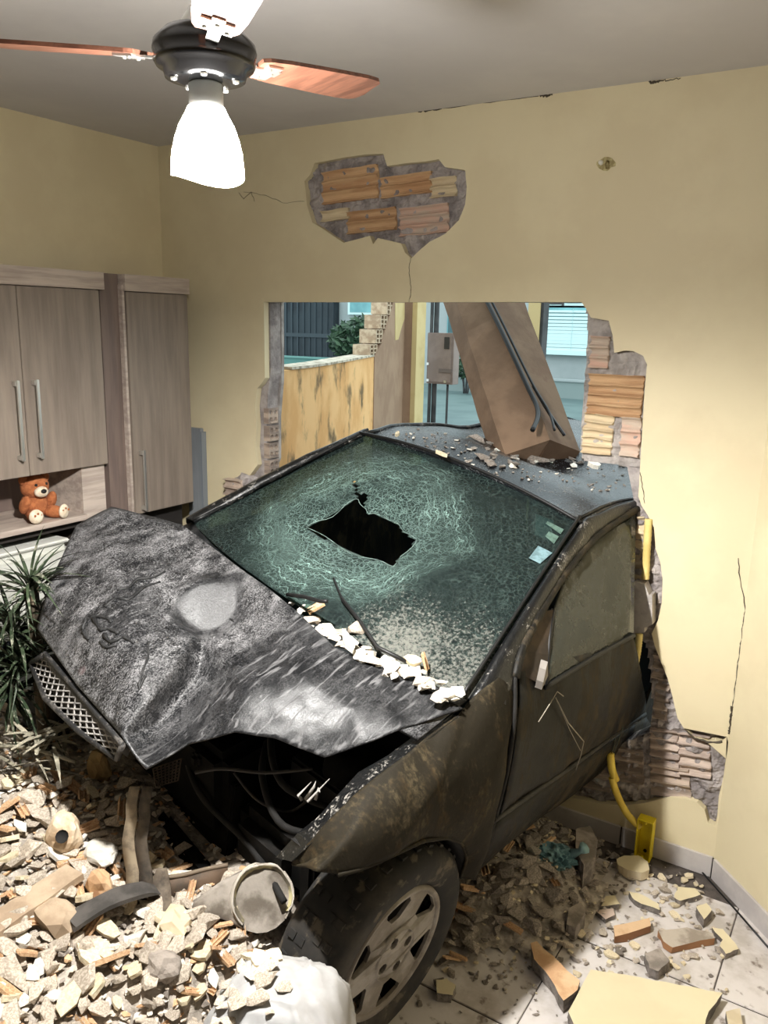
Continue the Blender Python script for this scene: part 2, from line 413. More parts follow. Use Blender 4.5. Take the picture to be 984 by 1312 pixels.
for k in range(3):
    a = a0+k*2*pi/3
    Mx = Matrix.Rotation(a, 4, 'Z') @ Matrix.Rotation(radians(-5), 4, 'Y') @ Matrix.Rotation(radians(-10), 4, 'X')
    xs = [.135, .15, .2, .28, .36, .43, .47, .485, .49]
    ws = [.034, .042, .049, .054, .058, .060, .056, .046, .02]
    P = [(x, w) for x, w in zip(xs, ws)]+[(x-.012, -w) for x, w in reversed(list(zip(xs, ws)))]
    blade = prism('blade', P, [], FANWD, fan, 'z', -.004, .004)
    for v in blade.data.vertices: v.co = Mx @ v.co
    br_ = bmesh.new(); box_into(br_, (.085, -.012, -.008), (.19, .012, -.004)); box_into(br_, (.14, -.03, -.009), (.18, .03, -.0045))
    for v in br_.verts: v.co = Mx @ v.co
    obj('blade_bracket', bm_mesh(br_, 'blade_bracket'), STEEL, blade)
    for sx, sy in ((.15, .02), (.17, 0), (.15, -.02)):
        s = lathe('screw', [(0, -.013), (.004, -.012), (.005, -.009)], STEEL, blade, 8); 
        for v in s.data.vertices: v.co = Mx @ (v.co+Vector((sx, sy, 0)))
for k in range(5):
    a = k*2*pi/5+.4
    lathe('screw', [(0, -.05), (.006, -.049), (.007, -.044)], STEEL, fan, 8, loc=(.062*cos(a), .062*sin(a), 0))
NECK = M('neck_glass', (196, 200, 196), None, rough=.25)
lathe('shade_neck', [(.028, -.046), (.034, -.05), (.034, -.088), (.036, -.092)], NECK, fan, 28)
sm = bpy.data.materials.new('lit_opal_glass'); sm.use_nodes = True
nt = sm.node_tree; b = nt.nodes['Principled BSDF']; b.inputs['Base Color'].default_value = (.8, .8, .78, 1); b.inputs['Roughness'].default_value = .25
b.inputs['Emission Color'].default_value = (1, .985, .95, 1)
tc = nt.nodes.new('ShaderNodeTexCoord'); sx = nt.nodes.new('ShaderNodeSeparateXYZ'); mr = nt.nodes.new('ShaderNodeMapRange')
nt.links.new(tc.outputs['Object'], sx.inputs[0]); nt.links.new(sx.outputs[2], mr.inputs[0])
mr.inputs[1].default_value = -.09; mr.inputs[2].default_value = -.135; mr.inputs[3].default_value = .6; mr.inputs[4].default_value = SHADE_E; mr.clamp = True
nt.links.new(mr.outputs[0], b.inputs['Emission Strength'])
n = 40; vs, fs = [], []; prof = [(.036, -.09), (.041, -.102), (.054, -.125), (.063, -.15), (.069, -.175), (.0715, -.2), (.0725, -.222)]
for i, (r, z) in enumerate(prof):
    for k in range(n):
        w = .007*sin(2*pi*k/n*2+1.2)*(i/6)**4
        vs.append((r*cos(2*pi*k/n), r*sin(2*pi*k/n), z+w))
for i in range(len(prof)-1):
    for k in range(n): fs.append((i*n+k, i*n+(k+1) % n, (i+1)*n+(k+1) % n, (i+1)*n+k))
shade = obj('glass_shade', mesh('glass_shade', vs, fs, True), sm, fan)
be = bpy.data.materials.new('bulb_light'); be.use_nodes = True
be.node_tree.nodes['Principled BSDF'].inputs['Emission Color'].default_value = (1, .98, .94, 1); be.node_tree.nodes['Principled BSDF'].inputs['Emission Strength'].default_value = 60
lathe('bulb', [(.012, -.1), (.014, -.12), (.026, -.15), (.028, -.165), (.02, -.185), (0, -.19)], be, fan, 16)
ld = bpy.data.lights.new('lamp_light', 'SPOT'); ld.energy = SPOT_W; ld.spot_size = radians(178); ld.spot_blend = .55; ld.shadow_soft_size = .035; ld.color = (1, .975, .93)
lo = bpy.data.objects.new('lamp_light', ld); COL.objects.link(lo); lo.parent = fan; lo.location = (0, 0, -.235)

# broken wall anchor
hk = thing('wall_hook', 'small broken hook with a chip of bare plaster high on the yellow wall', 'hook', at(775, 210, 1, 0))
vs = [(random.uniform(.7, 1.1)*.034*cos(k*2*pi/14)+.004, -.0015, random.uniform(.7, 1.1)*.022*sin(k*2*pi/14)) for k in range(14)]
obj('bare_patch', mesh('bare_patch', vs, [tuple(range(14))]), M('bare_plaster', (190, 178, 132), (150, 136, 96), 60, .9), hk)
tube('hook', spline([(.012, .002, .006), (.012, -.018, .004), (.012, -.026, -.008), (.012, -.018, -.018)], 4), .0032, M('hook_metal', (120, 108, 70), None, rough=.4, metal=.4), hk, 6)
lathe('plug', [(0, -.012), (.007, -.011), (.008, 0)], M('plug_white', (225, 222, 210)), hk, 10, loc=(-.012, -.002, .004), rot=(radians(-90), 0, 0))

# ------------------------------------------------------------------ cabinets on the left wall
XF = .315
def handle(parent, y, z0, z1, x):
    h = box('handle', (x+.022, y-.006, z0), (x+.032, y+.006, z1), STEEL, parent, .002)
    for z in (z0+.012, z1-.012): box('handle_post', (x, y-.008, z-.009), (x+.024, y+.008, z+.009), STEEL, h, .002)
def door(parent, y0, y1, z0, z1, x, hy=None, hz=None):
    d = box('door', (x, y0+.0015, z0), (x+.018, y1-.0015, z1), WOODG, parent, .0015)
    if hy is not None: handle(d, hy, hz[0], hz[1], x+.018)
    return d
cab = thing('wall_cabinet', 'grey wood wall cabinet with long steel handles and an open shelf below its doors', 'cabinet', (0, -1.2, 1.13))
cab_o = Vector((0, -1.2, 1.13))
def rel(o, base):
    for v in o.data.vertices: v.co -= base
    for c in o.children: rel(c, base)
parts = []
xf = XF-.018
parts.append(box('body', (0.002, -1.9, 1.342), (xf-.001, -.632, 2.035), WOODL, cab))
parts.append(box('cornice', (0.002, -1.92, 2.036), (XF+.008, -.612, 2.102), WOODL, cab))
for y0, y1, hy in ((-.995, -.632, -.955), (-1.36, -.995, -1.035), (-1.725, -1.36, -1.685)):
    parts.append(door(cab, y0, y1, 1.342, 2.033, xf, hy, (1.405, 1.70)))
parts.append(box('shelf', (0.002, -1.9, 1.125), (xf+.01, -.745, 1.147), WOODL, cab))
parts.append(box('side_panel', (0.002, -.745, 1.1), (xf-.01, -.632, 1.341), WOODL, cab))
parts.append(box('back_panel', (0.002, -1.9, 1.148), (.012, -.746, 1.341), WOODD, cab))
parts.append(box('rail_and_undershade', (0.002, -1.9, 1.092), (xf-.03, -.745, 1.124), M('rail_dark', (40, 35, 32)), cab))
for o in parts: rel(o, cab_o)
cc = thing('corner_cabinet', 'narrow grey wood corner cabinet with one door beside a plain filler panel', 'cabinet', (0, -.4, 1.1)); cc_o = Vector((0, -.4, 1.1)); parts = []
parts.append(box('body', (0.002, -.505, 1.1), (xf-.001, -.155, 2.035), WOODD, cc))
parts.append(box('cornice', (0.002, -.508, 2.036), (XF+.008, -.15, 2.102), WOODL, cc))
parts.append(door(cc, -.5, -.155, 1.1, 2.033, xf, -.465, (1.115, 1.38)))
parts.append(box('filler_panel', (0.002, -.606, .95), (xf-.012, -.512, 2.102), WOODD, cc))
parts.append(box('edge_strip', (xf-.02, -.515, .95), (xf+.012, -.503, 2.06), WOODL, cc))
parts.append(box('rail_and_undershade', (0.002, -.5, .93), (xf-.06, -.157, 1.098), M('undershade_black', (34, 31, 30)), cc))  # dark box standing in for the shade under the corner cabinet
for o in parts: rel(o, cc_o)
bd = thing('grey_board', 'narrow blue-grey board standing in the corner right of the corner cabinet', 'board', (.21, -.03, 0))
box('plank', (-.045, -.012, 0), (.045, .012, 1.425), M('bluegrey', (138, 142, 146), (124, 128, 132), 6, .6, stretch=(3, 3, .3)), bd, .002)
box('edge_trim', (.045, -.016, 0), (.058, .014, 1.41), M('bluegrey_edge', (122, 128, 134)), bd)
lp = thing('tall_panel', 'dark wooden upright panel standing under the shelf behind the crumpled bonnet', 'panel', (.13, -.68, 0))
box('board', (-.12, -.06, 0), (.14, .05, 1.09), M('darkpanel', (74, 66, 62), (62, 56, 52), 8, .5), lp, .003)
box('edge_strip', (.1405, -.06, 0), (.146, .05, 1.09), M('darkpanel_edge', (58, 52, 48)), lp)
fr = thing('white_appliance', 'pale rounded appliance standing against the wall under the shelf behind the palm leaves', 'appliance', (.2, -1.15, 0))
box('body', (-.18, -.55, 0), (.10, .345, 1.045), M('appliance', (196, 196, 188), (186, 186, 178), 3, .4), fr, .03)
box('top_cover', (-.17, -.52, 1.046), (.09, .33, 1.06), M('appliance_top', (206, 205, 198)), fr, .006)

# teddy bear in the open shelf
FUR = M('bear_fur', (176, 108, 66), (150, 88, 52), 40, .95, bump=.6, bscale=160)
CREAM = M('bear_cream', (226, 212, 190), (206, 188, 162), 40, .95, bump=.4, bscale=150)
def blob(name, c, r, mat, parent, rot=(0, 0, 0)):
    bm = bmesh.new(); bmesh.ops.create_icosphere(bm, subdivisions=3, radius=1)
    Mx = Matrix.Translation(c) @ (Matrix.Rotation(rot[2], 4, 'Z') @ Matrix.Rotation(rot[1], 4, 'Y')) @ Matrix.Diagonal((*r, 1))
    for v in bm.verts: v.co = Mx @ v.co + noise.noise_vector(v.co*7)*.0012
    return obj(name, bm_mesh(bm, name, True), mat, parent)
bp = at(47, 652, 0, .235)
bear = thing('teddy_bear', 'brown teddy bear with cream feet and muzzle sitting in the open shelf', 'teddy bear', (.235, bp.y+.012, 1.1475))
blob('body', (-.03, 0, .055), (.05, .052, .058), FUR, bear)
head = blob('head', (-.02, 0, .128), (.05, .056, .05), FUR, bear)
mz = blob('muzzle', (.028, -.006, .114), (.022, .028, .022), CREAM, head); blob('nose', (.047, -.008, .119), (.009, .012, .009), BLACKP, head)
for s in (-1, 1):
    blob('eye', (.022, s*.022, .142), (.006, .006, .006), BLACKP, head)
    blob('ear', (-.02, s*.047, .16), (.012, .02, .02), FUR, head)
    blob('arm', (-.005, s*.058, .066), (.022, .02, .042), FUR, bear, (0, .5, 0))
    lg = blob('leg', (.028, s*.046, .026), (.05, .025, .025), FUR, bear, (0, 0, s*.35))
    blob('foot_pad', (.066, s*.062, .03), (.014, .027, .029), CREAM, lg, (0, 0, s*.35))
    for q in range(3): blob('toe', (.079, s*.062+(q-1)*.013, .043-(abs(q-1))*.006), (.003, .0045, .0045), FUR, lg)

# ------------------------------------------------------------------ the wrecked car
def car_paint(name, base, dust, cover, speck, rough=.28, streak=(1, 1, 1), fine=70, coarse=5, bias=0, bump=.25, dust2=None, wb=1.2, wm=.8, soft=.25):
    m = bpy.data.materials.new(name); m.use_nodes = True; nt = m.node_tree; N = nt.nodes; K = nt.links; b = N['Principled BSDF']
    tc = N.new('ShaderNodeTexCoord'); mp = N.new('ShaderNodeMapping'); mp.inputs['Scale'].default_value = streak; K.new(tc.outputs['Object'], mp.inputs[0])
    def nz(s, d=6, src=mp.outputs[0], dist=0):
        n = N.new('ShaderNodeTexNoise'); n.inputs['Scale'].default_value = s; n.inputs['Detail'].default_value = d; n.inputs['Roughness'].default_value = .65; n.inputs['Distortion'].default_value = dist; K.new(src, n.inputs['Vector']); return n.outputs['Fac']
    def mt(op, a, c, d=None):
        x = N.new('ShaderNodeMath'); x.operation = op
        for i, v in enumerate((a, c, d)):
            if v is None: continue
            if isinstance(v, (int, float)): x.inputs[i].default_value = v
            else: K.new(v, x.inputs[i])
        return x.outputs[0]
    def rng(x, lo, hi):
        r = N.new('ShaderNodeMapRange'); r.interpolation_type = 'SMOOTHSTEP'; r.inputs[1].default_value = lo; r.inputs[2].default_value = hi; K.new(x, r.inputs[0]); return r.outputs[0]
    big = nz(coarse, 4, dist=1.2); mid = nz(coarse*4.5, 5, dist=.8); fn = nz(fine, 3)
    s = mt('ADD', mt('MULTIPLY', big, wb), mt('MULTIPLY', mid, wm)); s = mt('ADD', s, bias+1-(wb+wm)/2)
    thr = mt('ADD', s, mt('MULTIPLY', mt('SUBTRACT', fn, .5), speck))
    f = rng(thr, 1.0-cover, 1.0+soft-cover)
    x = N.new('ShaderNodeMix'); x.data_type = 'RGBA'; K.new(f, x.inputs[0]); x.inputs[6].default_value = lin(base)+(1,)
    if dust2:
        y = N.new('ShaderNodeMix'); y.data_type = 'RGBA'; K.new(rng(nz(coarse*2+3, 3), .4, .6), y.inputs[0]); y.inputs[6].default_value = lin(dust)+(1,); y.inputs[7].default_value = lin(dust2)+(1,); K.new(y.outputs[2], x.inputs[7])
    else: x.inputs[7].default_value = lin(dust)+(1,)
    K.new(x.outputs[2], b.inputs['Base Color'])
    r = N.new('ShaderNodeMapRange'); K.new(f, r.inputs[0]); r.inputs[3].default_value = rough; r.inputs[4].default_value = .85; K.new(r.outputs[0], b.inputs['Roughness'])
    bp = N.new('ShaderNodeBump'); bp.inputs['Strength'].default_value = bump; bp.inputs['Distance'].default_value = .006; K.new(thr, bp.inputs['Height']); K.new(bp.outputs[0], b.inputs['Normal'])
    return m
P_HOOD = car_paint('dusty_bonnet_paint', (14, 15, 17), (136, 135, 136), .14, 1.1, .34, (1, 1.4, 1), 170, 4.5, dust2=(98, 97, 98), wb=.75, wm=.55, soft=.55, bump=.15)
def hood_mat():
    m = car_paint('dusty_bonnet_paint', (13, 14, 16), (134, 133, 134), .2, 1.2, .36, (1, 1.4, 1), 190, 5, dust2=(106, 105, 106), wb=.75, wm=.6, soft=.55, bump=.2)
    m.node_tree.nodes['Principled BSDF'].inputs['Specular IOR Level'].default_value = .3
    nt = m.node_tree; N = nt.nodes; K = nt.links; mixn = [n for n in N if n.type == 'MIX' and n.inputs[0].is_linked and n.outputs[2].is_linked and n.outputs[2].links[0].to_node.type == 'BSDF_PRINCIPLED'][0]
    f0 = mixn.inputs[0].links[0].from_socket
    tc = N.new('ShaderNodeTexCoord')
    def mt(op, a, c_):
        x = N.new('ShaderNodeMath'); x.operation = op
        for q, v in enumerate((a, c_)):
            if isinstance(v, (int, float)): x.inputs[q].default_value = v
            else: K.new(v, x.inputs[q])
        return x.outputs[0]
    def rng(x, lo, hi, a=0, c_=1):
        r = N.new('ShaderNodeMapRange'); r.interpolation_type = 'SMOOTHSTEP'
        for q, v in enumerate((lo, hi, a, c_)): r.inputs[q+1].default_value = v
        K.new(x, r.inputs[0]); return r.outputs[0]
    def dist(P, sc=(1, 1, 1)):
        s_ = N.new('ShaderNodeVectorMath'); s_.operation = 'SUBTRACT'; K.new(tc.outputs['Object'], s_.inputs[0]); s_.inputs[1].default_value = P
        l_ = N.new('ShaderNodeVectorMath'); l_.operation = 'LENGTH'; K.new(s_.outputs[0], l_.inputs[0]); return l_.outputs['Value']
    # dust thinned to place a lamp highlight on the flat facet, and scraped paint on the flap folded over on the car's left
    e1 = (HVP[33]-FC).normalized()
    s_ = N.new('ShaderNodeVectorMath'); s_.operation = 'SUBTRACT'; K.new(tc.outputs['Object'], s_.inputs[0]); s_.inputs[1].default_value = FC
    dp = N.new('ShaderNodeVectorMath'); dp.operation = 'DOT_PRODUCT'; K.new(s_.outputs[0], dp.inputs[0]); dp.inputs[1].default_value = e1
    pr = N.new('ShaderNodeVectorMath'); pr.operation = 'SCALE'; pr.inputs[0].default_value = e1; K.new(mt('MULTIPLY', dp.outputs['Value'], .45), pr.inputs[3])
    df_ = N.new('ShaderNodeVectorMath'); df_.operation = 'SUBTRACT'; K.new(s_.outputs[0], df_.inputs[0]); K.new(pr.outputs[0], df_.inputs[1])
    l_ = N.new('ShaderNodeVectorMath'); l_.operation = 'LENGTH'; K.new(df_.outputs[0], l_.inputs[0])
    nw = N.new('ShaderNodeTexNoise'); nw.inputs['Scale'].default_value = 22; K.new(tc.outputs['Object'], nw.inputs['Vector'])
    glint_mask = rng(mt('ADD', l_.outputs['Value'], mt('MULTIPLY', nw.outputs['Fac'], .03)), .08, .115, .28, 1)
    mp = N.new('ShaderNodeMapping'); mp.inputs['Rotation'].default_value = (0, 0, .5); mp.inputs['Scale'].default_value = (9, 60, 30); K.new(tc.outputs['Object'], mp.inputs[0])
    nz = N.new('ShaderNodeTexNoise'); nz.inputs['Scale'].default_value = 1; nz.inputs['Detail'].default_value = 5; nz.inputs['Distortion'].default_value = .6; K.new(mp.outputs[0], nz.inputs['Vector'])
    streak = rng(nz.outputs['Fac'], .5, .68)
    sep = N.new('ShaderNodeSeparateXYZ'); K.new(tc.outputs['Object'], sep.inputs[0])
    flap = rng(sep.outputs[1], .02, .2)
    a = mt('MULTIPLY', f0, mt('SUBTRACT', 1, mt('MULTIPLY', flap, .8)))
    a = mt('MAXIMUM', a, mt('MULTIPLY', mt('MULTIPLY', streak, flap), .5))
    scr = mt('MULTIPLY', rng(dist(C(160, 790, .98)), .03, .16, 1, 0), .75)     # scuffed dark patch about the lost badge
    a = mt('MULTIPLY', a, mt('SUBTRACT', 1, mt('MULTIPLY', scr, rng(nz.outputs['Fac'], .42, .52))))
    a = mt('MULTIPLY', a, glint_mask)
    for n_ in N:
        if n_.type == 'BUMP': K.new(a, n_.inputs['Height'])
    pb = N['Principled BSDF']; rd_ = N.new('ShaderNodeMix'); rd_.data_type = 'RGBA'; K.new(mixn.outputs[2], rd_.inputs[6]); rd_.inputs[7].default_value = lin((110, 48, 48))+(1,)
    K.new(mt('MULTIPLY', rng(dist(C(112, 862, .865)), .006, .028, .8, 0), rng(nz.outputs['Fac'], .35, .55)), rd_.inputs[0]); K.new(rd_.outputs[2], pb.inputs['Base Color'])
    for l in list(f0.links):
        if l.to_node != a.node and l.to_node.type in ('MIX', 'MAP_RANGE') : K.new(a, l.to_socket)
    return m
P_ROOF = car_paint('dusty_roof_paint', (15, 18, 22), (120, 122, 122), -.12, 1.6, .22, (1, 1, 1), 150, 5)
P_SIDE = car_paint('muddy_side_paint', (22, 21, 18), (66, 57, 43), .06, .5, .5, (2, 1, .7), 60, 3.5, dust2=(50, 46, 38))
P_FEND = car_paint('muddy_wing_paint', (34, 30, 22), (88, 78, 58), .04, .7, .7, (1.6, 1, 1), 70, 4, dust2=(62, 50, 32), soft=.5)
P_PILL = car_paint('pillar_paint', (16, 17, 18), (128, 124, 118), -.12, 1.5, .3, (1, 1, 1), 110, 6)
DGLASS = car_paint('dusty_side_glass', (32, 38, 36), (70, 70, 60), .02, .5, .15, (1, 1, 1), 60, 3)

for m_, s_ in ((P_FEND, .12), (P_SIDE, .2)): m_.node_tree.nodes['Principled BSDF'].inputs['Specular IOR Level'].default_value = s_
ANG = RM.to_euler()
car = thing('wrecked_car', 'black hatchback with smashed front and shattered windshield driven through the yellow wall', 'car', CARLOC, ANG)
def cpart(name, vs, fs, mat, parent=car, smooth=True, t=0, off=0):
    o = obj(name, mesh(name, vs, fs, smooth), mat, parent)
    bm = bmesh.new(); bm.from_mesh(o.data); bmesh.ops.remove_doubles(bm, verts=bm.verts[:], dist=.0004); bmesh.ops.recalc_face_normals(bm, faces=bm.faces); bm.to_mesh(o.data); bm.free()
    if smooth: o.data.polygons.foreach_set('use_smooth', [True]*len(o.data.polygons))
    if t: thick(o, t, off)
    return o
def cbox(name, lo, hi, mat, parent=car, bevel=.01, rot=None):
    Mx = None
    if rot:
        c = (Vector(lo)+Vector(hi))/2*CS
        Mx = Matrix.Translation(c) @ Matrix.Rotation(rot[2], 4, 'Z') @ Matrix.Rotation(rot[1], 4, 'Y') @ Matrix.Rotation(rot[0], 4, 'X') @ Matrix.Translation(-c)
    return box(name, Vector(lo)*CS, Vector(hi)*CS, mat, parent, bevel, Mx)

# windshield with the punched hole
wTR, wTL = C(471, 554, 1.28), C(747, 668, 1.25)
wBR, wBL = C(247, 670, .97), C(598, 899, .955)
HOLE = [(393, 675), (407, 668), (425, 661), (440, 648), (452, 641), (458, 640), (462, 646), (470, 652), (472, 658), (480, 657), (490, 664), (503, 669), (512, 673), (517, 682), (533, 691),
        (527, 702), (515, 712), (503, 726), (490, 720), (470, 715), (450, 708), (425, 695), (408, 685)]
SLIT = [(452, 612), (455, 614), (460, 632), (468, 630), (472, 640), (466, 648), (458, 642), (455, 632)]
hc = C(462, 682, 1.09)
nu, nv = 84, 64; vs = []; pxs = []
nrm = (wTL-wTR).cross(wBR-wTR).normalized()
if nrm.z < 0: nrm = -nrm
for j in range(nv+1):
    for i in range(nu+1):
        u, v = i/nu, j/nv
        p = lerp(lerp(wTR, wTL, u), lerp(wBR, wBL, u), v)
        bulge = .055*(1-(2*u-1)**2)*(.55+.45*v)
        p = p + nrm*bulge*CS + Vector((.085*v*(1-(2*u-1)**2), 0, 0))
        d = (p-hc).length
        p = p - nrm*.055*math.exp(-(d/.2)**2) + nrm*noise.noise(p*9)*.006*math.exp(-(d/.45)**2)
        vs.append(p); pxs.append(proj(carW(p)))
fs = []
for j in range(nv):
    for i in range(nu):
        ids = (j*(nu+1)+i, j*(nu+1)+i+1, (j+1)*(nu+1)+i+1, (j+1)*(nu+1)+i)
        cx = sum(pxs[k][0] for k in ids)/4; cy = sum(pxs[k][1] for k in ids)/4
        if not (inpoly(cx, cy, HOLE) or inpoly(cx, cy, SLIT)): fs.append(ids)
def glass_mat():
    m = bpy.data.materials.new('shattered_glass'); m.use_nodes = True; nt = m.node_tree; N = nt.nodes; K = nt.links; b = N['Principled BSDF']; out = N['Material Output']
    tc = N.new('ShaderNodeTexCoord'); co = tc.outputs['Object']
    def mt(op, a, c=None, d=None):
        x = N.new('ShaderNodeMath'); x.operation = op
        for i, v in enumerate((a, c, d)):
            if v is None: continue
            if isinstance(v, (int, float)): x.inputs[i].default_value = v
            else: K.new(v, x.inputs[i])
        return x.outputs[0]
    def rng(x, lo, hi, a=0, c=1):
        r = N.new('ShaderNodeMapRange'); r.interpolation_type = 'SMOOTHSTEP'; r.inputs[1].default_value = lo; r.inputs[2].default_value = hi; r.inputs[3].default_value = a; r.inputs[4].default_value = c; K.new(x, r.inputs[0]); return r.outputs[0]
    def nz(s, d=5, src=co):
        n = N.new('ShaderNodeTexNoise'); n.inputs['Scale'].default_value = s; n.inputs['Detail'].default_value = d; n.inputs['Roughness'].default_value = .65; K.new(src, n.inputs['Vector']); return n.outputs['Fac']
    # coordinates distorted by noise so that the crack lines run in arcs round the hit
    sub = N.new('ShaderNodeVectorMath'); sub.operation = 'SUBTRACT'; K.new(co, sub.inputs[0]); sub.inputs[1].default_value = hc
    # the glass slopes mostly along x: stretch x and y a little
    ln = N.new('ShaderNodeVectorMath'); ln.operation = 'LENGTH'; K.new(sub.outputs[0], ln.inputs[0]); d = ln.outputs['Value']
    dn = mt('ADD', d, mt('MULTIPLY', mt('SUBTRACT', nz(4, 3), .5), .16))
    def lines(scale, wdt):
        v = N.new('ShaderNodeTexVoronoi'); v.feature = 'DISTANCE_TO_EDGE'; v.inputs['Scale'].default_value = scale
        w = N.new('ShaderNodeVectorMath'); w.operation = 'ADD'; nn = N.new('ShaderNodeTexNoise'); nn.inputs['Scale'].default_value = 9; nn.inputs['Detail'].default_value = 4; K.new(co, nn.inputs['Vector'])
        sc = N.new('ShaderNodeVectorMath'); sc.operation = 'SCALE'; K.new(nn.outputs['Color'], sc.inputs[0]); sc.inputs[3].default_value = .09
        K.new(co, w.inputs[0]); K.new(sc.outputs[0], w.inputs[1]); K.new(w.outputs[0], v.inputs['Vector'])
        return rng(v.outputs['Distance'], 0, wdt, 1, 0)
    rings = rng(mt('ABSOLUTE', mt('SINE', mt('ADD', mt('MULTIPLY', dn, 95), mt('MULTIPLY', nz(14, 3), 7)))), 0, .2, 1, 0)
    ring2 = rng(mt('ABSOLUTE', mt('SINE', mt('ADD', mt('MULTIPLY', dn, 230), mt('MULTIPLY', nz(20, 3), 12)))), 0, .3, 1, 0)
    near = rng(dn, .12, .42, 1, 0)
    band = mt('MULTIPLY', rng(dn, .2, .28, 0, 1), rng(dn, .34, .44, 1, 0))
    ck = mt('MAXIMUM', mt('MULTIPLY', lines(26, .035), .45), mt('MULTIPLY', lines(60, .08), .55))
    ck = mt('MULTIPLY', ck, mt('ADD', mt('MULTIPLY', near, .8), .32))
    rg = mt('MULTIPLY', mt('MAXIMUM', rings, mt('MULTIPLY', ring2, .7)), mt('ADD', mt('MULTIPLY', band, .9), mt('MULTIPLY', near, .45)))
    rg = mt('MULTIPLY', rg, rng(nz(7, 3), .38, .58))
    f = mt('MINIMUM', mt('MAXIMUM', ck, rg), 1)
    f = mt('MULTIPLY', f, rng(nz(5, 3), .25, .55, .35, 1))
    haze = mt('MULTIPLY', mt('ADD', mt('MULTIPLY', near, .10), mt('MULTIPLY', band, .13)), rng(nz(3), .3, .7, .5, 1))
    f = mt('MULTIPLY', mt('MINIMUM', mt('ADD', f, haze), 1), .97)
    x = N.new('ShaderNodeMix'); x.data_type = 'RGBA'; K.new(f, x.inputs[0]); x.inputs[6].default_value = lin((27, 34, 34))+(1,); x.inputs[7].default_value = lin((130, 158, 150))+(1,)
    # dust: sprinkled everywhere, thick along the lower left corner of the glass
    sp = N.new('ShaderNodeSeparateXYZ'); K.new(co, sp.inputs[0])
    low = mt('ADD', mt('MULTIPLY', rng(sp.outputs[0], -.75, -.30), rng(sp.outputs[1], .05, .5)), 0)
    dust = mt('ADD', mt('MULTIPLY', low, .36), mt('ADD', mt('MULTIPLY', nz(5, 4), .5), mt('MULTIPLY', mt('SUBTRACT', nz(110, 3), .5), .9)))
    df = rng(dust, .42, .72)
    df = mt('MULTIPLY', df, mt('SUBTRACT', 1, mt('MULTIPLY', band, .5)))
    y = N.new('ShaderNodeMix'); y.data_type = 'RGBA'; K.new(mt('MULTIPLY', df, .85), y.inputs[0]); K.new(x.outputs[2], y.inputs[6]); y.inputs[7].default_value = lin((108, 108, 101))+(1,)
    K.new(y.outputs[2], b.inputs['Base Color'])
    K.new(rng(mt('MAXIMUM', df, f), 0, 1, .3, .8), b.inputs['Roughness'])
    b.inputs['Specular IOR Level'].default_value = .3
    tr = N.new('ShaderNodeBsdfTransparent'); tr.inputs[0].default_value = (.6, .8, .74, 1)
    ms = N.new('ShaderNodeMixShader'); K.new(mt('MULTIPLY', mt('SUBTRACT', 1, mt('MAXIMUM', df, f)), .35), ms.inputs[0]); K.new(b.outputs[0], ms.inputs[1]); K.new(tr.outputs[0], ms.inputs[2]); K.new(ms.outputs[0], out.inputs[0])
    return m
ws = cpart('windshield', vs, fs, glass_mat())
ws['label'] = 'shattered greenish windshield with a jagged black hole'
thick(ws, .005, -1)
# torn rim of the hole
rim = []
for (a, b_) in HOLE+[HOLE[0]]:
    k = min(range(len(pxs)), key=lambda q: (pxs[q][0]-a)**2+(pxs[q][1]-b_)**2); rim.append(Vector(vs[k])+nrm*.001)
tube('torn_edge', jitter(spline(rim, 2), .003, 40), .0013, M('torn_film', (112, 132, 126), (70, 84, 80), 30, .5), ws, 5)
def on_glass(px, py):
    k = min(range(len(pxs)), key=lambda q: (pxs[q][0]-px)**2+(pxs[q][1]-py)**2); return Vector(vs[k])
GV, GP = vs, pxs
STK = M('sticker_pale', (112, 140, 146), (84, 108, 112), 30, .6); STK2 = M('sticker_green', (84, 108, 98), (60, 80, 72), 50, .6)
for poly, mt_ in (([(692, 700), (706, 708), (692, 724), (679, 716)], STK), ([(703, 668), (724, 680), (718, 686), (700, 674)], STK2), ([(702, 681), (716, 689), (711, 697), (697, 688)], STK2)):
    q = [on_glass(a, b_)+nrm*.004 for a, b_ in poly]
    cpart('sticker', q, [(0, 1, 2, 3)], mt_, ws, False, .001)
# wiper arms
WB = M('wiper_black', (18, 18, 18), None, rough=.5)
wp = tube('wiper', [on_glass(438, 768)+nrm*.015, on_glass(460, 800)+nrm*.02, on_glass(490, 838)+nrm*.03, on_glass(517, 868)+nrm*.04], .006, WB, car, 6)
tube('wiper_blade', [on_glass(428, 742)+nrm*.01, on_glass(440, 770)+nrm*.012, on_glass(470, 812)+nrm*.014], .004, WB, wp, 5)
wp = tube('wiper', [on_glass(368, 772)+nrm*.02, on_glass(390, 800)+nrm*.07, on_glass(404, 825)+nrm*.10, on_glass(415, 838)+nrm*.12], .006, WB, car, 6)

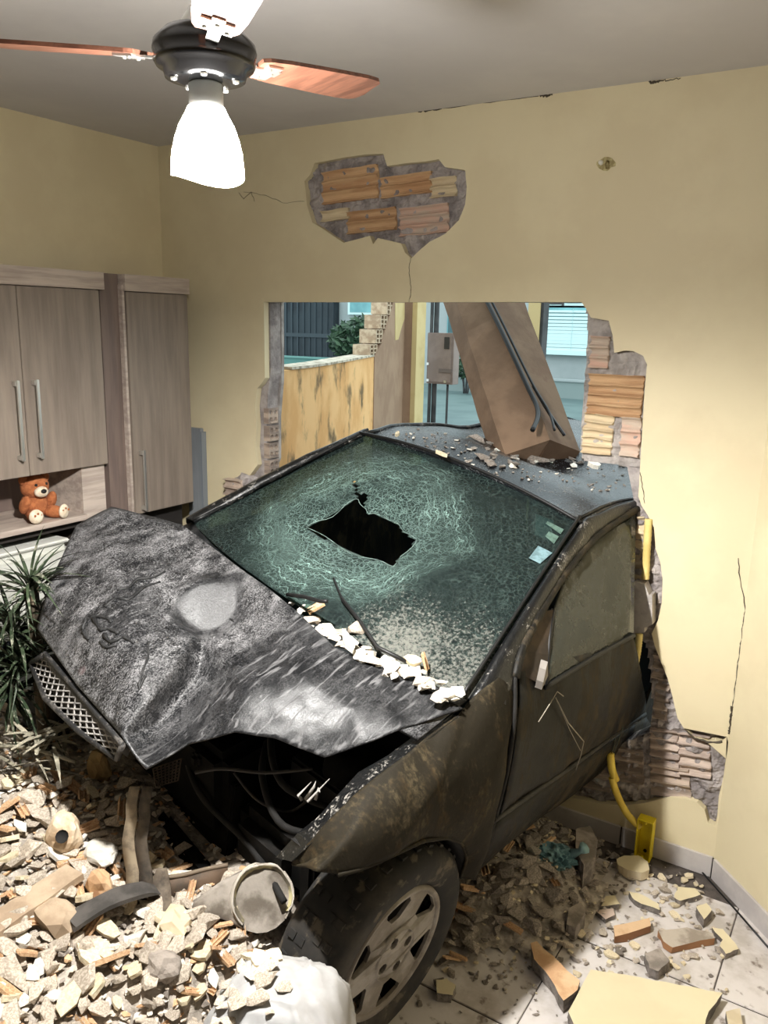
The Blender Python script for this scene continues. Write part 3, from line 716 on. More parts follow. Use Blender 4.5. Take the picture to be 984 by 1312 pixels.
# roof
def roofz(x, y):
    t = (-1.08-x)
    z = 1.275 - .02*(y+.5) + .05*(1-(y/.62)**2)*min(1, t/.25) - .15*max(0, t-.15)
    z -= .11*math.exp(-((x+1.78)/.30)**2-((y+.02)/.36)**2)              # dent under the fallen beam
    z += noise.noise((x*3, y*3, 1))*.022*min(1, t/.3)
    return z
def roofP(u, v):
    yR = lerp(-.47, -.50, v); yL = lerp(.585, .56, v)
    y = lerp(yR, yL, u); xf = lerp(-1.06, -1.05, u)-.05*(1-(2*u-1)**2)*0
    x = lerp(xf, -2.75, v)
    return L(x, y, roofz(x, y) if v > 0 else lerp(1.28, 1.25, u)+.045*(1-(2*u-1)**2))
nu, nv = 40, 48
vs = [roofP(i/nu, j/nv) for j in range(nv+1) for i in range(nu+1)]
fs = [(j*(nu+1)+i, j*(nu+1)+i+1, (j+1)*(nu+1)+i+1, (j+1)*(nu+1)+i) for j in range(nv) for i in range(nu)]
roof = cpart('roof', vs, fs, P_ROOF, t=.006, off=-1)
tube('seal', [roofP(i/20, 0)+nrm*.004 for i in range(21)], .006, WB, roof, 6)
tube('drip_rail', [roofP(1, j/20)+Vector((0, -.02, .004)) for j in range(21)], .008, P_PILL, roof, 6)
tube('drip_rail', [roofP(0, j/20)+Vector((0, .02, .004)) for j in range(21)], .008, P_PILL, roof, 6)
# pillars beside the windshield
def pillar(name, a, b_, out, w):
    n = 24; vs = []
    for k in range(n+1):
        t = k/n; p = a.lerp(b_, t); p += nrm*.016*(1-(2*t-1)**2)
        ww = w*(1+.5*t)
        for s, h in ((-.35, -.004), (-.3, .012), (.3, .014), (.8, .006), (1.15, -.022), (1.3, -.06)):
            q = p + Vector((0, out*ww*s, 0)) + nrm*h + noise.noise_vector(p*14)*.004
            vs.append(q)
    fs = [(k*6+i, k*6+i+1, (k+1)*6+i+1, (k+1)*6+i) for k in range(n) for i in range(5)]
    return cpart(name, vs, fs, P_PILL, t=.004)
inn = [wBL, wBL.lerp(wTL, .25)+nrm*.012, wBL.lerp(wTL, .5)+nrm*.016, wBL.lerp(wTL, .75)+nrm*.012, wTL+nrm*.006]+[roofP(1, v) for v in (.06, .14, .24, .34, .44)]
oth = [side(650, 905), side(662, 862), side(670, 832), side(694, 784), side(722, 737), side(757, 694), side(790, 668), side(824, 648), side(845, 632)]
NA, NB = resample(inn, 40), resample(oth, 40); vs = []
for k in range(40):
    for j, (t, h) in enumerate(((0, .004), (.12, .014), (.35, .016), (.6, .012), (.85, .008), (1, 0), (1.02, -.02))):
        p = NA[k].lerp(NB[k], t); vs.append(p+Vector((0, h*.7, h))+noise.noise_vector(p*14)*.0035)
pl = cpart('windshield_pillar', vs, [(k*7+i, k*7+i+1, (k+1)*7+i+1, (k+1)*7+i) for k in range(39) for i in range(6)], P_PILL, t=.004)
pr = pillar('windshield_pillar', wTR, wBR, -1, .03)
tube('seal', [wTL.lerp(wBL, k/20)+nrm*.018+Vector((0, -.012, 0)) for k in range(21)], .006, WB, pl, 6)
tube('seal', [wTR.lerp(wBR, k/20)+nrm*.018+Vector((0, .008, 0)) for k in range(21)], .006, WB, pr, 6)

# bonnet: crumpled, folded open on the car's left
HV = [(142, 649, 1.10), (233, 671, 1.07), (302, 724, 1.05), (343, 753, 1.03), (378, 781, 1.02), (430, 830, 1.00), (520, 868, .99), (594, 907, .98),
      (97, 672, 1.06), (62, 750, .96), (47, 805, .87), (98, 878, .85), (157, 944, .84), (189, 902, .905), (238, 841, .95), (268, 802, .96),
      (150, 740, 1.035), (215, 740, 1.06), (118, 812, .96), (176, 832, .975), (187, 986, .79), (205, 924, .79), (256, 860, .85), (240, 952, .84),
      (300, 938, .88), (350, 945, .885), (415, 971, .86), (470, 951, .92), (530, 928, .95), (312, 884, .95), (390, 866, .985), (330, 820, .955), (450, 905, .955), (262, 748, .965), (290, 780, .985)]
HF = [(0, 8, 16), (0, 16, 1), (1, 16, 17), (1, 17, 33), (1, 33, 2), (2, 33, 3), (8, 9, 16), (9, 18, 16), (9, 10, 18), (10, 11, 18), (11, 19, 18), (16, 18, 19), (16, 19, 17), (11, 12, 19), (12, 13, 19),
      (13, 14, 19), (19, 14, 17), (14, 15, 17), (15, 33, 17), (15, 34, 33), (34, 3, 33), (12, 21, 13), (12, 20, 21), (13, 21, 22), (13, 22, 14), (20, 23, 21), (21, 23, 22), (22, 23, 29), (23, 24, 29), (14, 22, 15), (22, 29, 15),
      (15, 29, 31), (15, 31, 34), (34, 31, 3), (3, 31, 4), (4, 31, 30), (4, 30, 5), (31, 29, 30), (24, 25, 29), (25, 30, 29), (25, 32, 30), (25, 26, 32), (26, 27, 32), (27, 28, 32), (28, 7, 6), (28, 6, 32), (6, 5, 32), (5, 30, 32)]
_lp = RM.transposed() @ (LAMP+Vector((0, 0, .07))-CARLOC); _cp = RM.transposed() @ (CAM-CARLOC)
P33 = C(300, 738, 1.04)
_n = ((_lp-P33).normalized()+(_cp-P33).normalized()).normalized()  # facet shaped to mirror the lamp towards the camera
_n = (_n+Vector((-.03, .05, .23))).normalized()
def on_facet(px, py):
    d = RM.transposed() @ ray(px, py); return _cp+d*((P33-_cp).dot(_n)/d.dot(_n))
HVP = [C(*p) for p in HV]
HVP[33] = P33; HVP[34] = on_facet(285, 788); HVP[15] = on_facet(258, 802); HVP[17] = on_facet(219, 776)
bm = bmesh.new(); bv = [bm.verts.new(p) for p in HVP]
for f in HF: bm.faces.new([bv[i] for i in f])
bmesh.ops.recalc_face_normals(bm, faces=bm.faces)
for _k in (15, 17, 33, 34): print('facet', _k, [round(q/CS, 2) for q in HVP[_k]])
folds = {(12, 13), (13, 14), (14, 15), (20, 21), (21, 22), (22, 29), (29, 30), (15, 34), (3, 34), (15, 17), (17, 33), (33, 34), (2, 33), (3, 33)}
ff = set()
for a, b_ in folds:
    e = bm.edges.get((bv[a], bv[b_]))
    if e: ff.add(e)
lay = bm.edges.layers.float.new('crease_edge')
keep = bm.verts.layers.int.new('keep')
for e in bm.edges:
    e[lay] = 1.0 if (e in ff or e.is_boundary) else 0.0
for it in range(4):
    bmesh.ops.subdivide_edges(bm, edges=bm.edges[:], cuts=1, use_grid_fill=True)
    mv = {}
    for v in bm.verts:
        ce = [e for e in v.link_edges if e[lay] > .5 or e.is_boundary]
        if v.is_boundary:
            nb = [e.other_vert(v).co for e in v.link_edges if e.is_boundary]; w = .02
        elif len(ce) >= 2:
            nb = [e.other_vert(v).co for e in ce]; w = .04
        else:
            nb = [e.other_vert(v).co for e in v.link_edges]; w = .3
        if nb:
            a = Vector((0, 0, 0))
            for c_ in nb: a += c_
            mv[v] = v.co.lerp(a/len(nb), w)
    for v, c_ in mv.items(): v.co = c_
FC = (HVP[33]+HVP[34]+HVP[15]+HVP[17])/4
for v in bm.verts:                                          # facet flattened so the lamp's highlight lands on it
    w = min(1, max(0, (.125-(v.co-FC).length)/.04)); v.co -= _n*((v.co-P33).dot(_n)*w)
bm.normal_update()
mvv = {}
for v in bm.verts:
    p = v.co
    d = noise.noise(p*5)*.006+noise.noise(p*13+Vector((3, 1, 0)))*.004+noise.noise(p*30)*.0015
    d += -.008*max(0, noise.noise(Vector((p.x*7, p.y*4, 9))))
    d *= min(1, max(.0, ((p-FC).length-.10)/.06))
    mvv[v] = p + v.normal*d*(0.4 if v.is_boundary else 1)
for v, c_ in mvv.items(): v.co = c_
me = bm_mesh(bm, 'bonnet', True)
bonnet = obj('bonnet', me, hood_mat(), car); thick(bonnet, .005, -1)
bonnet['label'] = 'crumpled grey-dusted bonnet folded up at its corner'
# wreckage of the badge mount: a torn round scar on the bonnet
from mathutils.bvhtree import BVHTree
dg = bpy.context.evaluated_depsgraph_get()
def bvh_of(me): return BVHTree.FromPolygons([v.co.copy() for v in me.vertices], [tuple(p.vertices) for p in me.polygons])
HB = bvh_of(bonnet.data)
CO = RM.transposed() @ (CAM-CARLOC)
def on_mesh(bv, px, py, off=.002):
    d = (RM.transposed() @ ray(px, py)).normalized(); hit = bv.ray_cast(CO, d)
    return None if hit[0] is None else hit[0]-d*off
def scar(name, pts, r, parent, mat, bv=HB):
    P = [on_mesh(bv, *p) for p in pts]; P = [p for p in P if p is not None]; r *= 1.5
    if len(P) > 2: return tube(name, jitter(spline(P, 3), .0025, 60), [r*random.uniform(.5, 1.2) for _ in range(3*(len(P)-1)+1)], mat, parent, 5)
SCM = M('scar_dark', (18, 18, 19), (40, 40, 40), 40, .6)
scar('badge_scar', [(126+20*cos(a), 806+16*sin(a)) for a in [2.2+.35*k for k in range(11)]], .004, bonnet, SCM)
scar('badge_scar', [(133, 812), (140, 822), (150, 820), (158, 816), (172, 824)], .0045, bonnet, SCM)
scar('badge_scar', [(134, 778), (150, 766), (165, 768), (185, 752), (205, 746)], .004, bonnet, SCM)
scar('badge_scar', [(190, 822), (190, 840), (184, 858), (178, 884), (186, 866)], .0028, bonnet, SCM)
scar('badge_scar', [(120, 792), (128, 806), (140, 806), (152, 812)], .005, bonnet, SCM); scar('badge_scar', [(128, 822), (138, 830), (150, 826)], .004, bonnet, SCM)
scar('badge_scar', [(150, 756), (166, 752), (176, 742), (196, 740), (212, 732)], .004, bonnet, SCM);
# grille strip that hangs from the nose
gq = [C(40, 850, .79), C(62, 842, .83), C(157, 958, .815), C(150, 970, .76)]
gt = resample([C(58, 838, .83), C(157, 954, .825)], 30); gb = resample([C(40, 850, .74), C(58, 895, .74), C(100, 936, .75), C(150, 972, .755)], 30)
bm = bmesh.new(); rows = 6; gridp = [[gt[i].lerp(gb[i], j/rows) for i in range(30)] for j in range(rows+1)]
for j in range(rows):
    for i in range(29):
        if j in (0,) : continue
        c4 = [gridp[j][i], gridp[j][i+1], gridp[j+1][i+1], gridp[j+1][i]]
        if (i+j) % 2: tube_into(bm, [c4[0], c4[2]], .0028, 4, False)
        else: tube_into(bm, [c4[1], c4[3]], .0028, 4, False)
GRM = car_paint('grille_plastic', (24, 24, 25), (84, 80, 76), .0, .9, .6, (1, 1, 1), 120, 8)
grille = obj('grille', bm_mesh(bm, 'grille'), M('grille_light', (158, 154, 150), (110, 108, 106), 60, .7), car)
bm = bmesh.new(); tube_into(bm, gb, .009, 6); tube_into(bm, gt, .008, 6); tube_into(bm, [gt[0], gb[0]], .009, 6); tube_into(bm, [gt[-1], gb[-1]], .009, 6)
obj('grille_frame', bm_mesh(bm, 'grille_frame', True), GRM, grille)
vs, fs = [], []
top = [gt[i]*1 for i in range(30)]; b2 = [gt[i].lerp(gb[i], .28) for i in range(30)]
cpart('grille_lip', top+b2, [(i, i+1, 31+i, 30+i) for i in range(29)], GRM, grille, True, .003)
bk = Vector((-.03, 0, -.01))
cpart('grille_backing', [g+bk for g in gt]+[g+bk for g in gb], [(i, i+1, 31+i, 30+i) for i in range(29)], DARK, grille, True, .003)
# second, smaller piece of mesh below the fold
gq = [C(196, 985, .66), C(232, 972, .68), C(228, 1000, .62), C(200, 1008, .62)]
bm = bmesh.new()
for k in range(8):
    t = k/7
    tube_into(bm, [gq[0].lerp(gq[1], t), gq[3].lerp(gq[2], t)], .0022, 4); tube_into(bm, [gq[0].lerp(gq[3], t), gq[1].lerp(gq[2], t)], .0022, 4)
obj('grille_remnant', bm_mesh(bm, 'grille_remnant'), M('remnant', (74, 62, 50), (50, 42, 36), 30, .8), car)

# left wing over the wheel
top = [C(600, 899, .965), C(588, 915, .955), C(555, 940, .93), (C(520, 968, .915)), C(480, 997, .89), C(450, 1022, .86), C(425, 1046, .83), C(400, 1078, .78), C(372, 1103, .70)]
gap = [side(a, b_) for a, b_ in ((656, 884), (656, 922), (650, 960), (646, 992), (638, 1025), (630, 1053), (618, 1090), (606, 1122))]
arch = [side(590, 1124), side(599, 1098), side(592, 1080), side(573, 1073), side(543, 1077), side(506, 1094), side(480, 1106, -.01), side(460, 1114, -.02), side(433, 1121, -.04), side(404, 1118, -.07), C(374, 1107, .68)]
# upper skin: from the top edge to the arch (front), and from the gap edge round
def ring_patch(name, outer, inner, n, rows, mat, bulge=0, parent=car, t=.004, nz=.006):
    A = resample(outer, n); B = resample(inner, n); vs = []
    for j in range(rows+1):
        for i in range(n):
            v = j/rows; p = A[i].lerp(B[i], v); p = p + Vector((0, bulge*sin(pi*v), bulge*.3*sin(pi*v)))
            p += noise.noise_vector(p*6)*nz+noise.noise_vector(p*17)*nz*.4
            vs.append(p)
    fs = [(j*n+i, j*n+i+1, (j+1)*n+i+1, (j+1)*n+i) for j in range(rows) for i in range(n-1)]
    return cpart(name, vs, fs, mat, parent, True, t)
outer = list(reversed(gap))+[side(640, 868)]+top
wing = ring_patch('wing', outer, arch, 60, 22, P_FEND, .03)
wing['label'] = 'muddy left front wing with a torn bent edge'
WB2 = bvh_of(wing.data)
# folded lip along the torn upper edge of the wing
lip = [C(588, 918, .955), C(555, 943, .93), C(520, 970, .91), C(480, 1000, .885), C(450, 1026, .855), C(425, 1050, .825), C(400, 1081, .775), C(374, 1104, .71)]
lip2 = [p+Vector((-.01, -.055, -.03))+noise.noise_vector(p*20)*.02 for p in lip]
cpart('torn_lip', lip+lip2, [(i, i+1, 9+i, 8+i) for i in range(7)], P_PILL, wing, False, .004)
ai = [p+Vector((0, -.16, -.01)) for p in resample(arch[:-2], 30)]; ao = resample(arch[:-2], 30)
cpart('wheel_arch_liner', ao+ai, [(i, i+1, 31+i, 30+i) for i in range(29)], M('liner', (22, 21, 20), (40, 37, 33), 20, .85), wing, True, .003)
tube('arch_edge', ao, .006, P_FEND, wing, 6)

# door
dl = [side(a, b_) for a, b_ in ((663, 862), (664, 900), (658, 950), (651, 995), (643, 1030), (636, 1052))]
dr = [side(812, 815), side(818, 850), side(826, 890), side(826, 915), side(800, 932), side(783, 945)]
n = 24
def grid_lr(name, Lp, Rp, nu, mat, parent=car, nv=24, bulge=0, t=.005, nz=.004):
    A = resample(Lp, nv); B = resample(Rp, nv); vs = []
    for j in range(nv):
        for i in range(nu):
            u = i/(nu-1); p = A[j].lerp(B[j], u); p = p+Vector((0, bulge*sin(pi*u)*sin(pi*j/(nv-1)), 0))
            p += noise.noise_vector(p*5)*nz + noise.noise_vector(p*15)*nz*.4; vs.append(p)
    return cpart(name, vs, [(j*nu+i, j*nu+i+1, (j+1)*nu+i+1, (j+1)*nu+i) for j in range(nv-1) for i in range(nu-1)], mat, parent, True, t)
door_ = grid_lr('car_door', dl, dr, 30, P_SIDE, bulge=.012, nz=.012)
door_['label'] = 'muddy driver door with its mirror broken off'
# window and its frame
gl = [side(709, 780), side(706, 800), side(701, 845), side(700, 879)]
gr = [side(818, 652), side(816, 700), side(813, 770), side(811, 814)]
gv, gf = coons([(709, 782), (724, 738), (757, 697), (790, 671), (814, 656)], [(700, 880), (811, 815)], 20, 14)
cpart('window_glass', [side(p.x, p.y) for p in gv], gf, DGLASS, door_, True, .004)
cpart('mirror_triangle', [side(663, 862), side(670, 832), side(693, 785), side(708, 781), side(703, 840), side(699, 880)], [(0, 1, 2, 3, 4, 5)], M('triangle_brown', (70, 58, 46), (52, 44, 36), 20, .8), door_, False, .006)
frm = [side(660, 868, .006), side(669, 832, .006), side(693, 784, .006), side(722, 737, .006), side(757, 694, .006), side(790, 668, .006), side(824, 648, .006)]
tube('window_frame', spline(frm, 4), .014, P_SIDE, door_, 6)
tube('window_seal', spline([side(698, 881, .004), side(735, 858, .004), side(775, 834, .004), side(812, 814, .004)], 4), .008, WB, door_, 6)
tube('window_seal', [side(709, 780, .004), side(704, 820, .004), side(700, 879, .004)], .006, WB, door_, 6)
mi = side(692, 865, .02)
cpart('mirror_stub', [mi+Vector(v)*1.0 for v in ((0, 0, -.045), (.02, .012, -.03), (.026, .016, .0), (.016, .012, .035), (-.002, .004, .05), (-.012, .008, .0))], [(0, 1, 2, 3, 4, 5)], M('mirror_grey', (128, 122, 116)), door_, False, .02)
tube('trim_strip', spline([side(632, 1052, .006), side(680, 1018, .006), side(735, 980, .006), side(783, 945, .006), side(826, 914, .006)], 4), .009, M('trim_black', (24, 23, 22), (44, 40, 34), 30, .6), door_, 6)
tube('door_gap', spline([side(660, 866, .003), side(659, 922, .003), side(649, 992, .003), side(633, 1053, .003), side(622, 1086, .003)], 4), .0065, DARK, door_, 6)
# sill
sl = [side(632, 1056), side(680, 1022), side(735, 984), side(783, 949), side(827, 918)]
sb = [side(604, 1124), side(648, 1082), side(700, 1042), side(762, 996), side(832, 938)]
ring_patch('sill', sl, sb, 20, 6, P_SIDE, .012)
# body side beyond the wall and the far side
def bodyside(name, s, x0, x1, mat):
    nx, vs = 14, []; prof = list(zip(PZ[1:6], PY[1:6]))
    for i in range(nx+1):
        x = lerp(x0, x1, i/nx); tp_ = 1-.12*max(0, (-x-1.8))
        for z, y in prof: vs.append(L(x, s*y*tp_*(.97 if s < 0 else 1), z - (.12 if z > 1.1 and x < -1.5 else 0)))
    m_ = len(prof)
    return cpart(name, vs, [(i*m_+k, (i+1)*m_+k, (i+1)*m_+k+1, i*m_+k+1) for i in range(nx) for k in range(m_-1)], mat, t=.006)
bodyside('rear_side', 1, -1.75, -2.85, P_SIDE)
PZ2 = PZ
PZ = [.1, .2, .35, .6, .80, .90]; PY = [.7, .74, .79, .82, .80, .77]
bodyside('right_side', -1, -.35, -2.85, P_SIDE)
PZ = PZ2; PY = [.74, .79, .82, .81, .77, .56, .40]
cpart('rear_skirt', [L(-1.5, .80, .62), L(-2.85, .72, .62), L(-2.85, .68, .1), L(-1.5, .76, .1)], [(0, 1, 2, 3)], P_SIDE, smooth=False, t=.01)
cpart('rear_hatch', [L(-2.75, -.46, 1.08), L(-2.75, .5, 1.06), L(-3.0, .68, .85), L(-3.0, -.66, .85), L(-2.98, .7, .35), L(-2.98, -.68, .35)], [(0, 1, 2, 3), (3, 2, 4, 5)], P_ROOF, smooth=False, t=.01)
# cowl below the windshield
cpart('cowl', [lerp(wBR, wBL, k/16)+Vector((.085*(1-(k/8-1)**2), 0, .0)) for k in range(17)]+[lerp(wBR, wBL, k/16)+Vector((.2+.06*(1-(k/8-1)**2), 0, -.02)) for k in range(17)], [(k, k+1, 18+k, 17+k) for k in range(16)], P_HOOD, t=.01)
# right wing
cpart('right_wing', [L(-.35, -.74, .94), L(.1, -.76, .88), L(.42, -.66, .72), L(-.35, -.80, .5), L(.1, -.80, .66), L(.42, -.7, .5), L(-.35, -.78, .3)], [(0, 1, 4, 3), (1, 2, 5, 4)], P_ROOF, smooth=False, t=.005)
# cabin: floor, bulkhead, dashboard, steering wheel, seats
INT = M('cabin_dark', (20, 20, 21), (14, 14, 15), 10, .9)
cbox('cabin_floor', (-2.8, -.7, .24), (-.3, .7, .30), INT)
cbox('bulkhead', (-.36, -.68, .28), (-.30, .68, .88), INT)
cbox('dashboard', (-.78, -.66, .70), (-.40, .64, .88), INT, bevel=.04)
for y in (-.36, .36):
    s = cbox('seat', (-1.65, y-.24, .34), (-1.12, y+.24, .50), INT, bevel=.05)
    box('seat_back', L(-1.82, y-.23, .5), L(-1.66, y+.23, 1.0), INT, s, .05)
bm = bmesh.new(); cS = L(-.93, .36, .84)
tube_into(bm, [cS+Vector((.06*sin(a), .17*cos(a), .16*sin(a))) for a in [k*2*pi/24 for k in range(25)]], .014, 6, False)
obj('steering_wheel', bm_mesh(bm, 'steering_wheel', True), INT, car)
cbox('parcel_shelf', (-2.8, -.6, .8), (-2.3, .6, .84), INT)
# engine bay in the dark under the bonnet
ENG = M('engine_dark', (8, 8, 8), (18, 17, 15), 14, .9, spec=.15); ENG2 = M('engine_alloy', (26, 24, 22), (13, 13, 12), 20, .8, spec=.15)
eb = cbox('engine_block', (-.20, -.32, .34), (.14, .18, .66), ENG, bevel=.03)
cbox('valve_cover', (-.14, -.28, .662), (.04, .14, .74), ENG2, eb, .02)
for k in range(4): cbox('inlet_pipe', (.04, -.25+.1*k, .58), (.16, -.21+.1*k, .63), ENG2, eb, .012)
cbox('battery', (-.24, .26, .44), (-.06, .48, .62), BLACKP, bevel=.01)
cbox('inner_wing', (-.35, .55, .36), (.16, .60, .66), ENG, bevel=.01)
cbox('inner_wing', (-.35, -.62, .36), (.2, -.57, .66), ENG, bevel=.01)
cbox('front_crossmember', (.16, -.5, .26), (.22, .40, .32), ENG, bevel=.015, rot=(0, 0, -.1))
cbox('light_block_tray', (-.3, -.6, .2), (.15, .6, .22), DARK, bevel=.004)  # unseen tray added to block light under the engine
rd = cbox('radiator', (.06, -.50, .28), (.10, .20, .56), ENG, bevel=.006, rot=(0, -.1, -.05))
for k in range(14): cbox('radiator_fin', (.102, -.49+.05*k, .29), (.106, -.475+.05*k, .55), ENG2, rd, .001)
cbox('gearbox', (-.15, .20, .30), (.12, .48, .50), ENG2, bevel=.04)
lathe('strut_top', [(0, .03), (.06, .028), (.075, 0), (.08, -.06)], ENG, car, 18, loc=L(-.12, .46, .72))
for pts in ([(.1, .2, .7), (.2, .3, .68), (.22, .42, .6), (.1, .52, .56)], [(-.1, .1, .78), (.1, .22, .76), (.2, .38, .72), (.12, .5, .66)], [(.2, -.1, .6), (.28, .1, .55), (.24, .3, .45), (.28, .5, .42)]):
    tube('hose', spline([L(p[0]-.12, p[1], p[2]-.04) for p in pts], 6), .010, DARK, car, 8)
for pts in ([(300, 990, .62), (330, 1025, .55), (370, 1040, .5), (400, 1020, .6)], [(318, 1030, .45), (345, 1060, .42), (360, 1085, .45)], [(250, 990, .7), (285, 985, .72), (340, 990, .72), (400, 985, .75)]):
    tube('wire', spline([C(*p) for p in pts], 6), .0045, M('wire_grey', (54, 50, 47)), car, 6)
for k in range(4):
    a = C(386+6*k, 1024, .72); rn = random.Random(k); tube('torn_shard', [a, a+Vector((rn.uniform(-.02, .03), rn.uniform(-.02, .02), rn.uniform(.02, .05))), a+Vector((rn.uniform(-.04, .03), rn.uniform(-.02, .04), rn.uniform(.03, .08)))], [.006, .004, .001], M('shard', (150, 146, 140)), car, 4)

# front wheels
TYRE = M('tyre_rubber', (30, 29, 28), (62, 56, 48), 7, .85, lo=.45, hi=.75, c3=(84, 76, 64), scale3=18)
RIMM = M('hubcap_grey', (142, 136, 128), (112, 104, 94), 9, .55, bump=.1)
def wheel(x, y, z, s, steer=0):
    w = obj('wheel', None, parent=car, loc=L(x, y, z)); w.rotation_euler = (radians(-90*s), 0, steer)
    R = .31*CS; prof = [(.195*CS, -.075), (.22*CS, -.088), (.27*CS, -.092), (R-.022, -.085), (R-.006, -.066), (R, -.035), (R, .035), (R-.006, .066), (R-.022, .085), (.27*CS, .092), (.22*CS, .088), (.197*CS, .072)]
    t = lathe('tyre', prof, TYRE, w, 56)
    # contact patch: flattened where it meets the ground
    up = (RM @ Matrix.Rotation(steer, 3, 'Z') @ Matrix.Rotation(radians(-90*s), 3, 'X'))
    zc = carW(L(x, y, z)).z
    for v in t.data.vertices:
        wz = (up @ v.co).z+zc
        if wz < .006: v.co += up.transposed() @ Vector((0, 0, .006-wz))
    bm = bmesh.new()
    for k in range(64):
        a = k*2*pi/64
        Mx = Matrix.Rotation(a, 4, 'Z') @ Matrix.Translation((R-.001, 0, 0))
        for zz in (-.05, -.02, .02, .05):
            if k % 2 == (zz > 0): box_into(bm, (-.004, -.010, zz-.011), (.0035, .010, zz+.011), Mx)
    for v in bm.verts:
        wz = (up @ v.co).z+zc
        if wz < .003: v.co += up.transposed() @ Vector((0, 0, .003-wz))
    stuff(obj('tread', bm_mesh(bm, 'tread'), TYRE, w))
    r0 = .197*CS; holes = []
    for k in range(6):
        a = k*2*pi/6+.5; h = []
        for rr, da in ((.115, -.13), (.165, -.30), (.178, -.26), (.18, 0), (.178, .26), (.165, .30), (.115, .13)):
            h.append((rr*CS*cos(a+da), rr*CS*sin(a+da)))
        holes.append(h)
    for k in range(4):
        a = k*2*pi/4+.2; holes.append([(.052*CS*cos(a)+.016*cos(q), .052*CS*sin(a)+.016*sin(q)) for q in [j*2*pi/8 for j in range(8)]])
    rimo = [(r0*cos(k*2*pi/48), r0*sin(k*2*pi/48)) for k in range(48)]
    hc_ = prism('hubcap', rimo, holes, RIMM, w, 'z', .066, .076)
    for v in hc_.data.vertices:
        r = sqrt(v.co.x**2+v.co.y**2); v.co.z += .012*(1-(r/r0)**2) - (.012 if .07*CS < r < .12*CS else 0)
    lathe('hubcap_rim', [(r0+.004, .07), (r0, .084), (r0-.012, .082), (r0-.016, .07)], RIMM, w, 48)
    lathe('hubcap_ring', [(.074*CS, .078), (.077*CS, .088), (.080*CS, .078)], RIMM, w, 36)
    lathe('wheel_back', [(0, .02), (r0, .02), (r0, -.02), (0, -.02)], DARK, w, 32)
    return w
wheel(.02, .712, .32, 1, 0); wheel(.0, -.71, .30, -1, 0); wheel(-2.46, .71, .30, 1); wheel(-2.46, -.71, .30, -1)

# ------------------------------------------------------------------ yard and street seen through the breach
OUTY = M('yellow_render', (236, 190, 132), (220, 168, 108), 3, .9, bump=.2, c3=(110, 92, 66), scale3=4.5, lo3=.5, hi3=.68, stretch=(1.3, 1.3, .8))
OUTP = M('brown_plaster', (160, 132, 108), (146, 118, 96), 3, .9, bump=.15)
CREAMP = M('cream_post', (206, 186, 136), (196, 174, 124), 4, .8)
CONC = M('street', (104, 124, 122), (88, 108, 108), .6, .55, bump=.1)
ground = struct(box('ground_yard', (-6, .126, -.06), (8, 3.2, 0), M('yard_cement', (120, 112, 102), (96, 90, 84), 4, .9)))
street = struct(box('street', (-40, 3.2, -.12), (40, 40, -.02), CONC))
kerb = struct(box('kerb', (-40, 3.2, -.1), (40, 3.4, .02), MORTARL))
A = at(360, 475, 2, 1.68); B = at(480, 458, 2, 1.68)
wd_ = (B-A); wd_.z = 0; wd_.normalize(); wn = Vector((-wd_.y, wd_.x, 0))       # along, and away to the left
def onw(px, py, off=0):
    d = ray(px, py); o = A+wn*off; t = (o-CAM).dot(wn)/d.dot(wn); P = CAM+d*t; return ((P-A).dot(wd_), P.z)
def wpt(s, z, off=0): 
    p = A+wd_*s+wn*off; return Vector((p.x, p.y, z))
def wprism(name, poly, mat, parent, off, t, holes=[]):
    o = prism(name, poly, holes, mat, parent, 'y', 0, 1)
    for v in o.data.vertices:
        p = wpt(v.co.x, v.co.z, off+v.co.y*t); v.co = p
    return o
s0 = (.2-A.y)/wd_.y
bw = thing('boundary_wall', 'mould-stained yellow boundary wall with a brown plastered end beyond the breach', 'wall')
topl = [onw(*p) for p in ((372, 474), (392, 472), (420, 468), (452, 462), (478, 457))]
sE = onw(507, 440)[0]; sP = onw(479, 470)[0]
wprism('yellow_render', [(s0, 0), (sP, 0), (sP, topl[-1][1])]+list(reversed(topl[:-1]))+[(s0, topl[0][1]+.01)], OUTY, bw, 0, .14)
wprism('cap_line', [(topl[0][0], topl[0][1]+.002)]+[(a, z+.002) for a, z in topl[1:]]+[(a, z+.016) for a, z in reversed(topl)], M('cap_white', (206, 196, 178), (150, 140, 122), 20, .9), bw, -.01, .16)
stp = [onw(*p) for p in ((479, 456), (488, 440), (488, 436), (493, 422), (494, 416), (499, 404), (503, 388), (504, 380))]
sF = onw(517, 440)[0]
wprism('brown_plaster', [(sP+.002, 0), (sF, 0), (sF, stp[-1][1]+.25), (stp[-1][0], stp[-1][1]+.25)]+list(reversed(stp)), OUTP, bw, -.006, .15)
pc = [onw(*p) for p in ((505, 388), (517, 388), (517, 408), (513, 420), (509, 435), (505, 436))]
wprism('yellow_patch', pc, CREAMP, bw, -.010, .003)
HB_ = M('hollow_brick', (196, 176, 150), (164, 140, 116), 20, .9); HD = M('brick_hole', (22, 20, 20))
